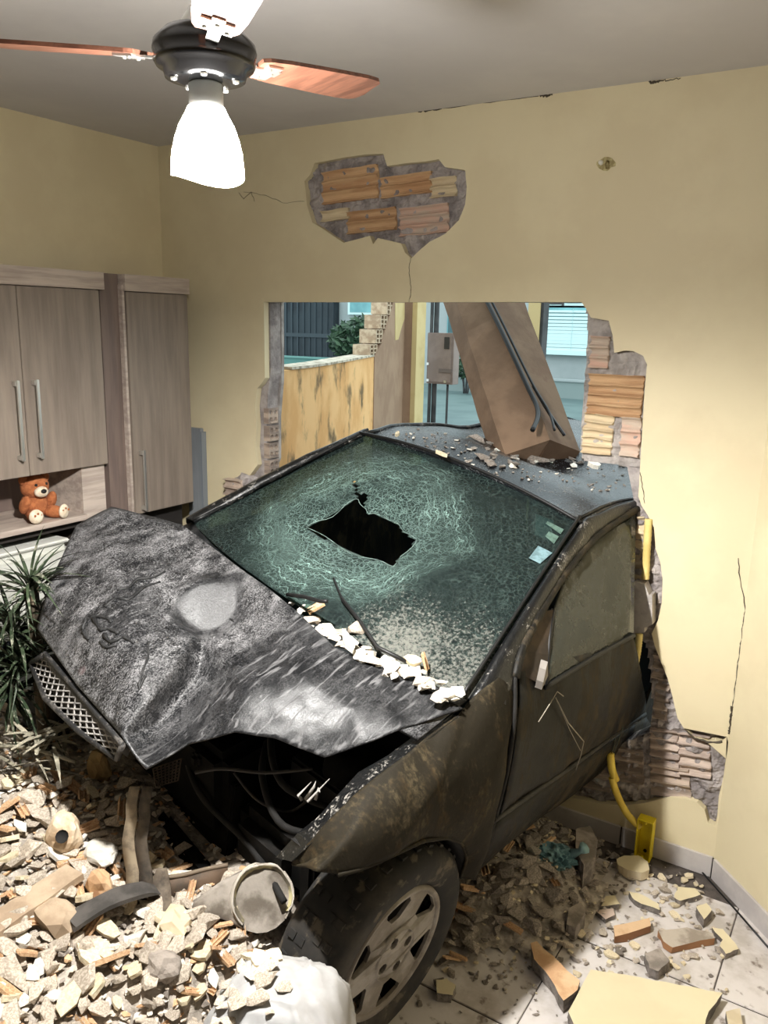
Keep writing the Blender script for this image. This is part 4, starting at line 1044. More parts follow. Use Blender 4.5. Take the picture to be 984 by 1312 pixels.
for (x0, y0, x1, y1) in ((473, 441, 483, 458), (481, 422, 490, 440), (487, 404, 496, 421), (495, 386, 504, 403)):
    a = onw(x0, y1); b_ = onw(x1, y0)
    hs = []
    for i in range(2):
        for k in range(3):
            cx = lerp(a[0], b_[0], .27+.46*i); cz = lerp(a[1], b_[1], .18+.32*k); w_ = (b_[0]-a[0])*.15; h_ = (b_[1]-a[1])*.11
            hs.append([(cx-w_, cz-h_), (cx+w_, cz-h_), (cx+w_, cz+h_), (cx-w_, cz+h_)])
    bk_ = wprism('brick', [(a[0], a[1]), (b_[0], a[1]), (b_[0], b_[1]), (a[0], b_[1])], HB_, bw, -.004, .13, hs)
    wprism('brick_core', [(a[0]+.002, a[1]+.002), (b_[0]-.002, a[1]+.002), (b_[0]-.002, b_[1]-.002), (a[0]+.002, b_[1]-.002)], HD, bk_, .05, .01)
post = thing('gate_post', 'cream and brown gate post at the end of the stained boundary wall', 'post')
yP = at(522, 500, 1, A.y+wd_.y*sF).y+.03
pa, pb, pd = at(517, 470, 1, yP), at(533, 470, 1, yP), at(527, 470, 1, yP)
box('brown_face', (pa.x-.02, yP, 0), (pd.x-.002, yP+.14, 2.9), OUTP, post); box('cream_edge', (pd.x, yP-.004, 0), (pb.x, yP+.15, 2.9), CREAMP, post)
# meter box on its dark pole
yM = yP+.35
mp_ = thing('meter_box', 'grey electricity meter box with a small window on a dark pole beyond the breach', 'meter box', at(563, 460, 1, yM))
mo = at(563, 460, 1, yM)
def mbx(name, x0, y0, x1, y1, d0, d1, mat, par=mp_, bev=.004):
    a = at(x0, y1, 1, yM)-mo; b_ = at(x1, y0, 1, yM)-mo
    return box(name, (a.x, d0, a.z), (b_.x, d1, b_.z), mat, par, bev)
MB = M('meter_grey', (142, 126, 118), (128, 112, 104), 5, .6)
mbx('box_body', 546, 427, 582, 491, 0, .12, MB); mbx('box_door', 548, 430, 580, 489, -.012, -.001, MB)
w_ = mbx('reading_window', 570, 432, 577, 447, -.018, -.013, M('meter_window', (54, 52, 54), None, rough=.15), bev=.001)
mbx('hasp', 563, 473, 580, 477, -.02, -.013, M('hasp', (110, 98, 92)), bev=.001)
for x, y in ((549, 466), (549, 487), (571, 489)): mbx('bolt', x-1.5, y-1.5, x+1.5, y+1.5, -.018, -.013, STEEL, bev=.001)
POLE = M('pole_dark', (50, 52, 54), (70, 70, 70), 6, .7)
a = at(551, 500, 1, yM)-mo; tube('pole', [(a.x, .08, -mo.z), (a.x, .08, 1.4)], .024, POLE, mp_)
a = at(547, 500, 1, yM)-mo; tube('conduit', [(a.x, .05, -mo.z), (a.x, .05, 1.4)], .016, POLE, mp_)
a = at(570, 500, 1, yM)-mo; tube('conduit', [(a.x, .05, -mo.z), (a.x, .05, -.1)], .011, POLE, mp_)
stub = thing('brick_stub', 'tan rendered stub of wall behind the leaning beam', 'wall stub'); yS = 1.9
a = at(629, 487, 1, yS); b_ = at(662, 540, 1, yS); box('render', (a.x, yS, 0), (b_.x, yS+.15, a.z), M('tan_render', (176, 148, 118), (160, 132, 104), 4, .9), stub); box('coping', (a.x-.01, yS-.01, a.z+.001), (b_.x+.01, yS+.16, a.z+.02), MORTARL, stub)
rp = thing('cream_post', 'cream painted post behind the top of the leaning beam', 'post'); yR = 2.2
a = at(672, 480, 1, yR); b_ = at(687, 480, 1, yR); box('shaft', (a.x, yR, 0), (b_.x, yR+.14, 2.9), CREAMP, rp); box('dark_edge', (b_.x+.001, yR+.01, 0), (b_.x+.02, yR+.1, 2.9), POLE, rp)
# fallen beam leaning on the roof
beam = thing('fallen_beam', 'brown rendered gate beam leaning across the car roof with black cables along it', 'beam')
def plane3(P0, n_):
    def f(px, py):
        d = ray(px, py); return CAM+d*((P0-CAM).dot(n_)/d.dot(n_))
    return f
zb = 1.42; p_bl = atd(648, 556, 3.46); 
base = p_bl
# the axis rises to the upper left and away; cross-section roughly .26 x .15
top_pt = atd(590, 380, 3.95); bot_pt = atd(645, 552, 3.55)
ax_ = (top_pt-bot_pt).normalized()
rt_bot = atd(733, 541, 3.68); wv = rt_bot-bot_pt; wv = wv-ax_*wv.dot(ax_)
left_v = Vector((-.05, -.005, -.02)); nn_ = ax_.cross(wv).normalized()
if nn_.y < 0: nn_ = -nn_
dv = nn_*.16; wdir = wv.normalized(); 
def bpt(s, w, d): return bot_pt+ax_*s+wdir*w+nn_*d
spl = lambda s: wv.length*lerp(.5, .22, min(max(s/.95, 0), 1.3))
split = wv.length*.45
BM_ = M('beam_brown', (104, 82, 62), (90, 68, 50), 5, .85, bump=.25, c3=(96, 72, 54), scale3=4, lo3=.55, hi3=.6)
BMF = M('beam_tan', (130, 104, 82), (114, 90, 70), 6, .85, bump=.2)
Lb = 1.75
vs, fs = [], []
nS = 18
for i in range(nS+1):
    s = (Lb+.1)*i/nS - .10
    for (w_, d_) in ((spl(s), -.05), (wv.length*1.0, .02), (wv.length*1.0, .17), (spl(s), .17)):
        p = bpt(s, w_, d_); e = noise.noise_vector(p*9)*.006
        if i == 0: e += ax_*noise.noise(p*20)*.03
        vs.append(p+e)
for i in range(nS):
    for k in range(4): fs.append((i*4+k, i*4+(k+1) % 4, (i+1)*4+(k+1) % 4, (i+1)*4+k))
fs += [(0, 1, 2, 3), (nS*4, nS*4+1, nS*4+2, nS*4+3)]
o = obj('beam_core', mesh('beam_core', vs, fs), BM_, beam)
vs, fs = [], []
for i in range(nS+1):
    s = (Lb+.09)*i/nS - .09
    for (w_, d_) in ((0, .05), (spl(s)-.002, -.052), (spl(s)-.002, .17), (0, .17)):
        p = bpt(s, w_, d_); vs.append(p+noise.noise_vector(p*9)*.005)
for i in range(nS):
    for k in range(4): fs.append((i*4+k, i*4+(k+1) % 4, (i+1)*4+(k+1) % 4, (i+1)*4+k))
fs += [(0, 1, 2, 3), (nS*4, nS*4+1, nS*4+2, nS*4+3)]
obj('beam_side', mesh('beam_side', vs, fs), BMF, beam)
for k, (dw, r) in enumerate(((-.012, .011), (.014, .006))):
    pts = [bpt(Lb-.02, spl(Lb)+dw, -.07), bpt(1.0, spl(1)+dw, -.068), bpt(.5, spl(.5)+dw, -.07), bpt(.2, spl(.2)+dw*1.2, -.072), bpt(.04, spl(0)-.01+dw*2, -.085), bpt(-.08, spl(0)-.06+dw*4, -.11)]
    tube('cable', spline(pts, 6), r, BLACKP, beam, 6)
pts = [bpt(.2, spl(.2)+.02, -.065), bpt(.05, spl(0)+.03, -.065), bpt(-.07, spl(0)+.07, -.06)]
tube('cable', spline(pts, 6), .007, BLACKP, beam, 6)
# houses over the road
yH = 22.0
def hx(px, y=yH): return at(px, 440, 1, y).x
def hz(py, px=600, y=yH): return at(px, py, 1, y).z
HW = M('house_wall', (172, 178, 178), (160, 168, 168), .5, .9)
house = thing('house_across_street', 'pale grey house over the road with a slatted shutter window and dark gate', 'house')
box('wall', (hx(100), yH, -.1), (hx(1200), yH+4, 6.5), HW, house)
box('plinth', (hx(580), yH-.15, -.1), (hx(860), yH-.01, hz(484, 700)), M('plinth', (120, 138, 136)), house)
def frect(name, x0, y0, x1, y1, d0, d1, mat, par): 
    a = at(x0, y1, 1, yH); b_ = at(x1, y0, 1, yH); return box(name, (a.x, yH+d0, a.z), (b_.x, yH+d1, b_.z), mat, par)
GT = M('gate_dark', (44, 54, 60), (30, 38, 44), .8, .6)
gate = frect('gate', 340, 330, 436, 475, -.3, -.05, GT, house)
for k in range(13): frect('gate_bar', 342+7.6*k, 335, 343.4+7.6*k, 470, -.34, -.301, M('gate_bar', (58, 68, 74)) if k == 0 else bpy.data.materials['gate_bar'], gate)
frect('gate_rail', 340, 428, 436, 430, -.36, -.341, bpy.data.materials['gate_bar'], gate)
TEAL = M('teal_paint', (86, 132, 126), (76, 122, 116), 1, .6)
SHW = M('shutter_white', (206, 232, 232), None, rough=.5); SHG = M('shutter_glass', (120, 176, 180), (100, 152, 158), .8, .3)
wn1 = frect('window', 448, 350, 520, 403, -.12, -.01, SHW, house); frect('pane', 451, 352, 520, 400, -.14, -.121, SHG, wn1)
wn2 = frect('window', 685, 392, 765, 451, -.12, -.01, SHG, house)
for k in range(12): frect('slat', 686, 398+4.4*k, 765, 400.2+4.4*k, -.22, -.121, SHW, wn2)
frect('shutter_stile', 734, 396, 738, 451, -.24, -.221, SHW, wn2); frect('sill', 684, 450, 766, 453, -.26, -.0, SHW, wn2)
wn3 = frect('window_grille', 690, 370, 765, 394, -.12, -.01, SHW, house)
for (x0, y0, x1, y1) in ((695, 384, 699, 392), (701, 388, 722, 390), (699, 384, 720, 386), (722, 382, 725, 392), (728, 386, 745, 388)): frect('grille_bar', x0, y0, x1, y1, -.16, -.121, POLE, wn3)
wn4 = frect('window', 574, 370, 600, 440, -.12, -.01, SHG, house); frect('pane', 576, 372, 598, 438, -.15, -.121, M('pane_dark', (70, 100, 104)), wn4)
tw = thing('teal_wall', 'low teal painted wall in front of the dark gate over the road', 'wall'); yT = 20.5
a = at(345, 457, 1, yT); b_ = at(452, 470, 1, yT); box('panel', (a.x-1, yT, -.1), (b_.x, yT+.2, a.z), TEAL, tw); box('coping', (a.x-1, yT-.05, a.z+.002), (b_.x, yT+.25, a.z+.06), M('teal_coping', (108, 150, 144)), tw)
LEAF = M('bush_leaf', (62, 88, 62), (40, 62, 46), 8, .6)
def bush(name, label, c, R_, nleaf, hstem):
    t = thing(name, label, 'bush', (c.x, c.y, 0)); vs, fs = [], []; rnd = random.Random(5)
    for k in range(nleaf):
        while True:
            p = Vector((rnd.uniform(-1, 1), rnd.uniform(-1, 1), rnd.uniform(-1, 1)))
            if p.length < 1: break
        p = Vector((p.x*R_.x, p.y*R_.y, c.z+p.z*R_.z*(1-.3*abs(p.x)))); a = Vector((rnd.gauss(0, 1), rnd.gauss(0, 1), rnd.gauss(0, .7))).normalized()*.13; b_ = a.orthogonal().normalized()*.045
        i = len(vs); vs += [p-a, p-b_, p+a, p+b_]; fs.append((i, i+1, i+2, i+3))
    stuff(obj('foliage', mesh('foliage', vs, fs), LEAF, t))
    for q in range(3): tube('stem', spline([(.05*q-.05, 0, 0), (.15*(q-1), .05, c.z*.6), (.4*(q-1), 0, c.z)], 3), .035, POLE, t, 6)
bc = at(462, 438, 1, 14.0); e1 = at(500, 438, 1, 14.0); e2 = at(462, 404, 1, 14.0)
bush('street_bush', 'leafy green bush over the road above the stained wall', bc, Vector((e1.x-bc.x, .6, e2.z-bc.z)), 1100, 1)
bc = at(598, 468, 1, 19.0); bush('small_bush', 'small green bush over the road beside the leaning beam', bc, Vector((.45, .4, .4)), 250, .5)
pw = thing('low_garden_wall', 'low grey wall along the far side of the road', 'wall'); a = at(560, 476, 1, 19.8); b_ = at(672, 486, 1, 19.8)
box('panel', (a.x, 19.8, -.1), (b_.x+8, 20, b_.z), M('gardenwall', (134, 148, 146)), pw); box('coping', (a.x, 19.75, b_.z+.002), (b_.x+8, 20.05, b_.z+.06), HW, pw)

# ------------------------------------------------------------------ loose rubble
def rock_mesh(seed, flat=.6, npt=13, elong=1.3):
    rnd = random.Random(seed); bm = bmesh.new()
    for k in range(npt):
        v = Vector((rnd.gauss(0, 1), rnd.gauss(0, 1), rnd.gauss(0, 1))).normalized()*rnd.uniform(.75, 1.05)
        bm.verts.new((v.x*elong*.5, v.y*.5, v.z*flat*.5))
    r = bmesh.ops.convex_hull(bm, input=bm.verts[:])
    bmesh.ops.delete(bm, geom=[g for g in r['geom_interior'] if isinstance(g, bmesh.types.BMVert)], context='VERTS')
    return bm_mesh(bm, 'chunk')
def slab_mesh(seed, n=7, t=.2, elong=1.5, mats=1):
    rnd = random.Random(seed); an = sorted(rnd.uniform(0, 2*pi) for _ in range(n)); an = [2*pi*(k+rnd.uniform(-.3, .3))/n for k in range(n)]
    P = [(cos(a)*.5*elong*rnd.uniform(.7, 1), sin(a)*.5*rnd.uniform(.7, 1)) for a in an]
    vs = [(x, y, t/2) for x, y in P]+[(x*rnd.uniform(.85, 1.05), y*rnd.uniform(.85, 1.05), -t/2) for x, y in P]
    fs = [tuple(range(n)), tuple(range(2*n-1, n-1, -1))]+[(i, n+i, n+(i+1) % n, (i+1) % n) for i in range(n)]
    bm = bmesh.new(); bv = [bm.verts.new(v) for v in vs]
    for f in fs: bm.faces.new([bv[i] for i in f])
    me = bm_mesh(bm, 'slab')
    if mats == 2:
        for p in me.polygons: p.material_index = 0 if p.normal.z > .8 else 1
    return me
def brickbit_mesh(seed):
    rnd = random.Random(seed); w, h, n = 1.6, .55, 2; vs, fs = [], []; prof = []
    for k in range(n):
        for s in range(5): prof.append(((k+.1+.8*s/4)/n*h-h/2, .05+.16*-sin(pi*s/4)))
    prof = [(-h/2, .08)]+prof+[(h/2, .08), (h/2, -.12), (-h/2, -.12)]
    m_ = len(prof)
    for i in range(5):
        for y, z in prof: vs.append((w*(i/4-.5)+(rnd.uniform(-.12, .12) if i in (0, 4) else 0), y, z+rnd.uniform(-.015, .015)))
    for i in range(4):
        for k in range(m_): fs.append((i*m_+k, i*m_+(k+1) % m_, (i+1)*m_+(k+1) % m_, (i+1)*m_+k))
    fs += [tuple(range(m_)), tuple(range(4*m_, 5*m_))]
    bm = bmesh.new(); bv = [bm.verts.new(v) for v in vs]
    for f in fs: bm.faces.new([bv[i] for i in f])
    return bm_mesh(bm, 'brick_fragment')
R_MORT = M('rubble_mortar', (200, 188, 172), (160, 148, 133), 12, .95, bump=.4, bscale=80, rand=.22)
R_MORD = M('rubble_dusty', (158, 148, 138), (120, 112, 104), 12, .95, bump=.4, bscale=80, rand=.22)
R_PLAS = M('rubble_cream', (214, 202, 174), (198, 182, 152), 8, .85, bump=.15, rand=.08)
R_BRK = M('rubble_clay', (206, 174, 138), (184, 146, 110), 10, .9, bump=.3, bscale=60, rand=.14)
R_WHT = M('rubble_white', (230, 224, 212), (204, 198, 186), 8, .9, bump=.2, rand=.08)
rocks = [rock_mesh(s, random.Random(s).uniform(.45, .75), 12, random.Random(s).uniform(1.1, 1.7)) for s in range(14)]
slabs = [slab_mesh(s, 6+s % 3, .22, 1.2+.1*(s % 5)) for s in range(8)]
bits = [brickbit_mesh(s) for s in range(6)]
def with_mat(mes, mat):
    out = []
    for me in mes: c = me.copy(); c.materials.clear(); c.materials.append(mat); out.append(c)
    return out
RM_, RD_, RS_, RB_, RW_ = with_mat(rocks, R_MORT), with_mat(rocks, R_MORD), with_mat(slabs, R_PLAS), with_mat(bits, R_BRK), with_mat(rocks+slabs, R_WHT)
def sm(a, b, x): t = min(max((x-a)/(b-a), 0), 1); return t*t*(3-2*t)
def heap(x, y):
    h = .38*(1-sm(1.62, 2.12, x+.25*max(0, -1.5-y)))*(1-.55*sm(-1.25, -.75, y))
    h += .15*(1-sm(.95, 1.5, x))*(1-sm(-1.15, -.8, y))
    h += noise.noise((x*4, y*4, 0))*.045*min(1, h*6)+noise.noise((x*11, y*11, 2))*.02*min(1, h*6)
    d = sqrt(((x-2.02)/.42)**2+((y+.42)/.42)**2)                    # heap under the wall beside the car's flank
    h = max(h, .15*(1-sm(.3, 1.15, d))+.01*noise.noise((x*14, y*14, 5)))
    return max(h, .0)
# fine rubble carrying the heap: too small and too many to pick apart
def heap_grid():
    vs, fs, idx = [], [], {}; st = .03
    for i in range(84):
        for j in range(86):
            x = -.0+.012+i*st; y = -2.6+j*st
            if y > -.02 or heap(x, y) < .012: continue
            idx[(i, j)] = len(vs); vs.append((x+random.uniform(-.006, .006), y+random.uniform(-.006, .006), heap(x, y)-.012+random.uniform(-.008, .008)))
    for (i, j) in list(idx):
        if all(k in idx for k in ((i+1, j), (i+1, j+1), (i, j+1))): fs.append((idx[(i, j)], idx[(i+1, j)], idx[(i+1, j+1)], idx[(i, j+1)]))
    return mesh('rubble_bed', vs, fs)
rb = obj('rubble_bed', heap_grid(), M('rubble_dust', (186, 176, 164), (146, 138, 128), 20, .95, bump=.8, bscale=60)); stuff(rb); tag(rb, 'fine grey mortar dust and grit under the heap of rubble', 'rubble')
def grit(name, label, n, gen, mats, smin, smax):
    vs, fs, mi = [], [], []
    for k in range(n):
        p = gen()
        if p is None: continue
        me = random.choice(rocks); s = smin*(smax/smin)**random.random(); R_ = Matrix.Rotation(random.uniform(0, 6.28), 3, 'Z') @ Matrix.Rotation(random.uniform(-.7, .7), 3, 'X')
        b0 = len(vs); vs += [p+R_ @ (v.co*s) for v in me.vertices]; m_ = random.randrange(len(mats))
        for f in me.polygons: fs.append(tuple(b0+i for i in f.vertices)); mi.append(m_)
    me = mesh(name, vs, fs)
    for m_ in mats: me.materials.append(m_)
    me.polygons.foreach_set('material_index', mi)
    o = obj(name, me); stuff(o); tag(o, label, 'rubble'); return o
LEFTREG = [(0, 1000), (60, 985), (150, 1020), (235, 1100), (330, 1170), (400, 1215), (470, 1312), (470, 1420), (-60, 1420), (-60, 1000)]
def gen_left():
    x = random.uniform(.35, 2.25); y = random.uniform(-2.25, -.95); h = heap(x, y)
    if h < .02: return None
    if not inpoly(*proj((x, y, h)), LEFTREG) and random.random() > .55: return None
    return Vector((x, y, h))
grit('grit', 'small crumbs of mortar and clay strewn over the big heap of rubble', 8200, gen_left, [R_MORT, R_WHT, R_BRK, R_MORD, R_MORT], .010, .028)
def gen_right():
    a = random.random()
    if a < .6: x = random.gauss(2.12, .2); y = random.gauss(-.42, .24)
    else: x = random.uniform(1.95, 2.85); y = random.uniform(-.95, -.03)
    if x+y > 2.62 or y > -.02 or y < -1.1 or x < 1.6: return None
    if random.random() < sm(2.3, 2.9, x)*.75: return None
    return Vector((x, y, heap(x, y)+.003))
grit('grit', 'small crumbs of mortar on the floor tiles beside the car', 1700, gen_right, [R_MORD, R_MORT, R_MORD, R_PLAS], .006, .024)
placed = []
MARKS = {'heap': [((2.0, -1.75), 'by the white sack'), ((1.72, -1.4), 'by the broken headlamp'), ((1.15, -1.65), 'by the dusty board'), ((1.35, -1.6), 'by the dark metal strip'), ((.85, -1.2), 'by the fallen palm frond'), ((1.05, -1.4), 'by the hollow pale chunk'), ((1.65, -1.85), 'in front of the metal strips'), ((1.35, -1.9), 'at the front edge of the heap')],
         'floor': [((2.2, -.2), 'by the teal bag'), ((2.0, -.6), 'beside the car flank'), ((2.25, -.85), 'by the front wheel'), ((2.55, -.25), 'under the yellow box'), ((2.6, -.5), 'by the grey mortar slab'), ((2.45, -.65), 'by the flat orange brick')]}
def where(p, key):
    return min(MARKS[key], key=lambda q: (q[0][0]-p.x)**2+(q[0][1]-p.y)**2)[1]
def scatter(name, n, gen, mes, smin, smax, label, cat, group, tilt=.5, z=0, rmin=.5, key='heap'):
    c = 0; tries = 0
    while c < n and tries < n*60:
        tries += 1
        p = gen()
        if p is None: continue
        s = smin*(smax/smin)**random.random()
        if any((p.x-q[0])**2+(p.y-q[1])**2 < (rmin*(s+q[2])*.5)**2 for q in placed): continue
        placed.append((p.x, p.y, s)); c += 1
        o = obj(name, random.choice(mes)); o.location = (p.x, p.y, p.z+s*.17+z); o.scale = (s, s, s)
        o.rotation_euler = (random.uniform(-tilt, tilt), random.uniform(-tilt, tilt), random.uniform(0, 6.28))
        t3 = (math.log(s/smin)/math.log(smax/smin)); sz = 'small' if t3 < .34 else 'middling' if t3 < .68 else 'large'
        w_ = where(p, key); tag(o, sz+' '+label+' '+w_, cat, sz+' '+group+' '+w_)
# big, singled-out pieces first (see below), then the many
def shard(name, label, cat, poly, z, t, mat_top, mat_side, seed=0, tilt=None):
    P = [at(a, b_, 2, z) for a, b_ in poly]; c = sum(P, Vector())/len(P)
    out = []
    for i in range(len(P)):
        a, b_ = P[i]-c, P[(i+1) % len(P)]-c
        for k in range(3):
            q = a.lerp(b_, k/3); q += noise.noise_vector(q*30+Vector((seed, 0, 0)))*(.006 if k else 0); out.append((q.x, q.y))
    o = prism(name, out, [], None, None, 'z', -t, 0)
    o.location = c
    o.data.materials.append(mat_top); o.data.materials.append(mat_side)
    for p in o.data.polygons: p.material_index = 0 if (p.normal.z > .8) else 1
    for v in o.data.vertices:
        if v.co.z < -.001: v.co += noise.noise_vector(v.co*25)*.008
    if tilt: o.rotation_euler = tilt
    placed.append((c.x, c.y, max((p-c).length for p in P)*1.5))
    return tag(o, label, cat)
MS = M('shard_side', (140, 132, 126), (104, 98, 92), 25, .95, bump=.5, bscale=80)
shard('plaster_slab', 'large cream plaster slab lying painted side up on the tiles, biggest of all', 'plaster', [(757, 1242), (820, 1252), (870, 1262), (926, 1272), (918, 1284), (908, 1296), (900, 1330), (735, 1312), (728, 1296)], .04, .036, YEL, MS, 1)
shard('brick_piece', 'long orange hollow-brick splinter pointing at the cream slab', 'brick', [(680, 1208), (688, 1206), (720, 1236), (743, 1256), (740, 1268), (722, 1282), (704, 1252), (684, 1228)], .045, .04, R_BRK, MS, 2)
shard('brick_piece', 'flat orange brick piece lying alone on the dusty tiles', 'brick', [(786, 1186), (832, 1176), (834, 1186), (788, 1200)], .03, .026, R_BRK, M('clay_dark', (140, 98, 66)), 3)
shard('mortar_slab', 'grey mortar slab with an orange clay edge right of the flat brick piece', 'mortar', [(843, 1192), (880, 1188), (914, 1196), (916, 1202), (862, 1214), (850, 1206)], .026, .024, R_MORT, M('clay_edge', (160, 116, 80)), 4)
shard('plaster_shard', 'cream plaster shard with a notched edge right of the mortar slab', 'plaster', [(912, 1188), (926, 1190), (938, 1204), (946, 1216), (930, 1222), (922, 1212), (926, 1204)], .022, .02, YEL, MS, 5)
shard('plaster_shard', 'long cream plaster shard near the middle of the littered tiles', 'plaster', [(806, 1142), (822, 1146), (844, 1158), (845, 1166), (822, 1158), (810, 1150)], .022, .02, YEL, MS, 6)
shard('plaster_shard', 'pointed cream plaster shard right of the long cream one', 'plaster', [(868, 1136), (890, 1138), (898, 1146), (872, 1154), (864, 1150)], .022, .02, YEL, MS, 7)
shard('plaster_shard', 'small cream plaster shard edging the dark rubble left of the long one', 'plaster', [(776, 1148), (788, 1147), (794, 1158), (770, 1161)], .022, .02, YEL, MS, 8)
shard('plaster_shard', 'pinkish tile shard below the small cream plaster shard', 'tile', [(762, 1166), (786, 1164), (788, 1172), (776, 1178)], .018, .016, M('pinktile', (196, 176, 162)), MS, 9)
shard('plaster_block', 'cream plaster block with a hole lying beside the pointed shard', 'plaster', [(892, 1162), (905, 1157), (912, 1166), (902, 1178)], .035, .034, YEL, MS, 10)
shard('plaster_disc', 'rounded cream plaster piece under the yellow wall box', 'plaster', [(790, 1101), (800, 1096), (818, 1096), (830, 1104), (832, 1114), (822, 1118), (804, 1114), (792, 1108)], .04, .035, YEL, M('creamside', (220, 206, 176)), 11)
shard('plaster_shard', 'greenish cream plaster chip in the shadow beside the front wheel', 'plaster', [(559, 1255), (572, 1253), (584, 1262), (580, 1275), (560, 1272)], .03, .028, YEL, MS, 12)
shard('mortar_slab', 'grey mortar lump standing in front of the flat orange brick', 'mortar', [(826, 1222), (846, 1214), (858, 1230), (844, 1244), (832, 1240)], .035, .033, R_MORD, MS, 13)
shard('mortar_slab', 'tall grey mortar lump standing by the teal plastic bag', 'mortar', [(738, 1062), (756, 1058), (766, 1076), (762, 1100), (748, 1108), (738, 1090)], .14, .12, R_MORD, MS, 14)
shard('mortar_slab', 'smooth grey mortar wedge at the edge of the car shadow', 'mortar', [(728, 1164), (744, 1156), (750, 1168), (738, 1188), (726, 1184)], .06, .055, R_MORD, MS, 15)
shard('plaster_slab', 'small cream chip with a dark edge at the right of the big slab', 'plaster', [(930, 1296), (948, 1292), (952, 1312), (934, 1322)], .03, .028, R_PLAS, MS, 16)
# left heap, singled out
def hz_(a, b_, up=0):
    d = ray(a, b_); t = .5
    while t < 6:
        P = CAM+d*t
        if P.z < heap(P.x, P.y)+up: return P
        t += .01
    return P
def plank(name, label, cat, p0, p1, w, t, mat, lift=.03, bend=.0, parts=None):
    a, b_ = hz_(*p0)+Vector((0, 0, lift)), hz_(*p1)+Vector((0, 0, lift)); c = (a+b_)/2; d = (b_-a); ln = d.length
    R_ = d.to_track_quat('X', 'Z').to_matrix()
    bm = bmesh.new(); n = 8; rows = []
    for i in range(n+1):
        x = ln*(i/n-.5); zz = bend*(1-(2*i/n-1)**2); ww = w*(1+.12*noise.noise((x*12, ln, 0)))
        rows.append([bm.verts.new(R_ @ Vector((x+random.uniform(-.01, .01)*(i in (0, n)), yy, zz+q))) for yy, q in ((-ww/2, 0), (ww/2, 0), (ww/2, -t), (-ww/2, -t))])
    for i in range(n):
        for k in range(4): bm.faces.new((rows[i][k], rows[i][(k+1) % 4], rows[i+1][(k+1) % 4], rows[i+1][k]))
    bm.faces.new(rows[0]); bm.faces.new(rows[-1])
    o = obj(name, bm_mesh(bm, name), mat, None, c); tag(o, label, cat)
    placed.append((c.x, c.y, w*1.2)); return o
PLK = M('dusty_plank', (176, 156, 132), (150, 130, 108), 8, .9, stretch=(1, 1, 1), bump=.2)
plank('plank', 'dusty brown board lying diagonally over the heap at its outer side', 'board', (-30, 1222), (95, 1135), .075, .02, PLK, .05)
plank('metal_strip', 'dark bent metal strip lying across the heap below the dusty board', 'metal', (95, 1205), (198, 1160), .06, .012, M('dark_metal', (78, 74, 70), (56, 53, 50), 12, .7), .06, .02)
plank('log', 'whitish broken log beside the palm leaves under the torn grille', 'log', (-60, 900), (40, 925), .08, .06, M('logpale', (164, 152, 138), (104, 96, 86), 8, .9, bump=.5, stretch=(1, 3, 3)), .10)
def lump(name, label, cat, p, size, mat, seed, lift=0, sub=3, amp=.28, par='stone'):
    P = hz_(*p); o = thing(name, label, cat, P+Vector((0, 0, lift)))
    bm = bmesh.new(); bmesh.ops.create_icosphere(bm, subdivisions=sub, radius=1)
    for v in bm.verts:
        q = v.co.copy(); k = 1+amp*noise.noise(q*1.3+Vector((seed, 0, 0)))+amp*.4*noise.noise(q*3.7+Vector((seed, 2, 0)))
        v.co = Vector((q.x*size[0], q.y*size[1], q.z*size[2]))*k
    me = bm_mesh(bm, par, False); obj(par, me, mat, o); placed.append((P.x, P.y, size[0]*1.6)); return o
lump('white_stone', 'smooth white stone on the heap below the metal strip hanging from the car', 'stone', (130, 1112), (.055, .04, .026), R_WHT, 3, .05)
st = lump('hollow_chunk', 'pale skull-shaped mortar chunk with a dark hollow in the heap', 'mortar', (84, 1086), (.05, .045, .06), M('skullpale', (220, 200, 172), (186, 160, 130), 10, .9, bump=.4), 9, .045)
lathe('hollow', [(0, -.004), (.010, -.003), (.016, .0), (.018, .004)], DARK, st, 12, loc=(.038, -.034, .024), rot=(radians(55), radians(0), radians(38)))
lump('yellow_chip', 'bright cream triangular chunk in front of the broken headlamp', 'plaster', (225, 1192), (.045, .04, .035), R_PLAS, 21, .015, 2, .6)
lump('grey_lump', 'round grey mortar lump near the front of the heap', 'mortar', (208, 1240), (.05, .04, .035), R_MORD, 33, .01)
lump('tan_chunk', 'tan clay chunk on the heap below the bare metal strip', 'brick', (128, 1146), (.042, .03, .05), R_BRK, 41, .03, 2, .5)
lump('tan_chunk', 'tan clay chunk lit below the torn grille in the dark', 'brick', (128, 1000), (.035, .03, .055), M('tanc', (190, 164, 118), (150, 124, 86), 8, .9), 45, .05, 2, .5)
lump('broken_block', 'dusty broken hollow block on the heap under the dark metal strip', 'brick', (75, 1182), (.07, .05, .05), PLK, 51, .01, 2, .45)
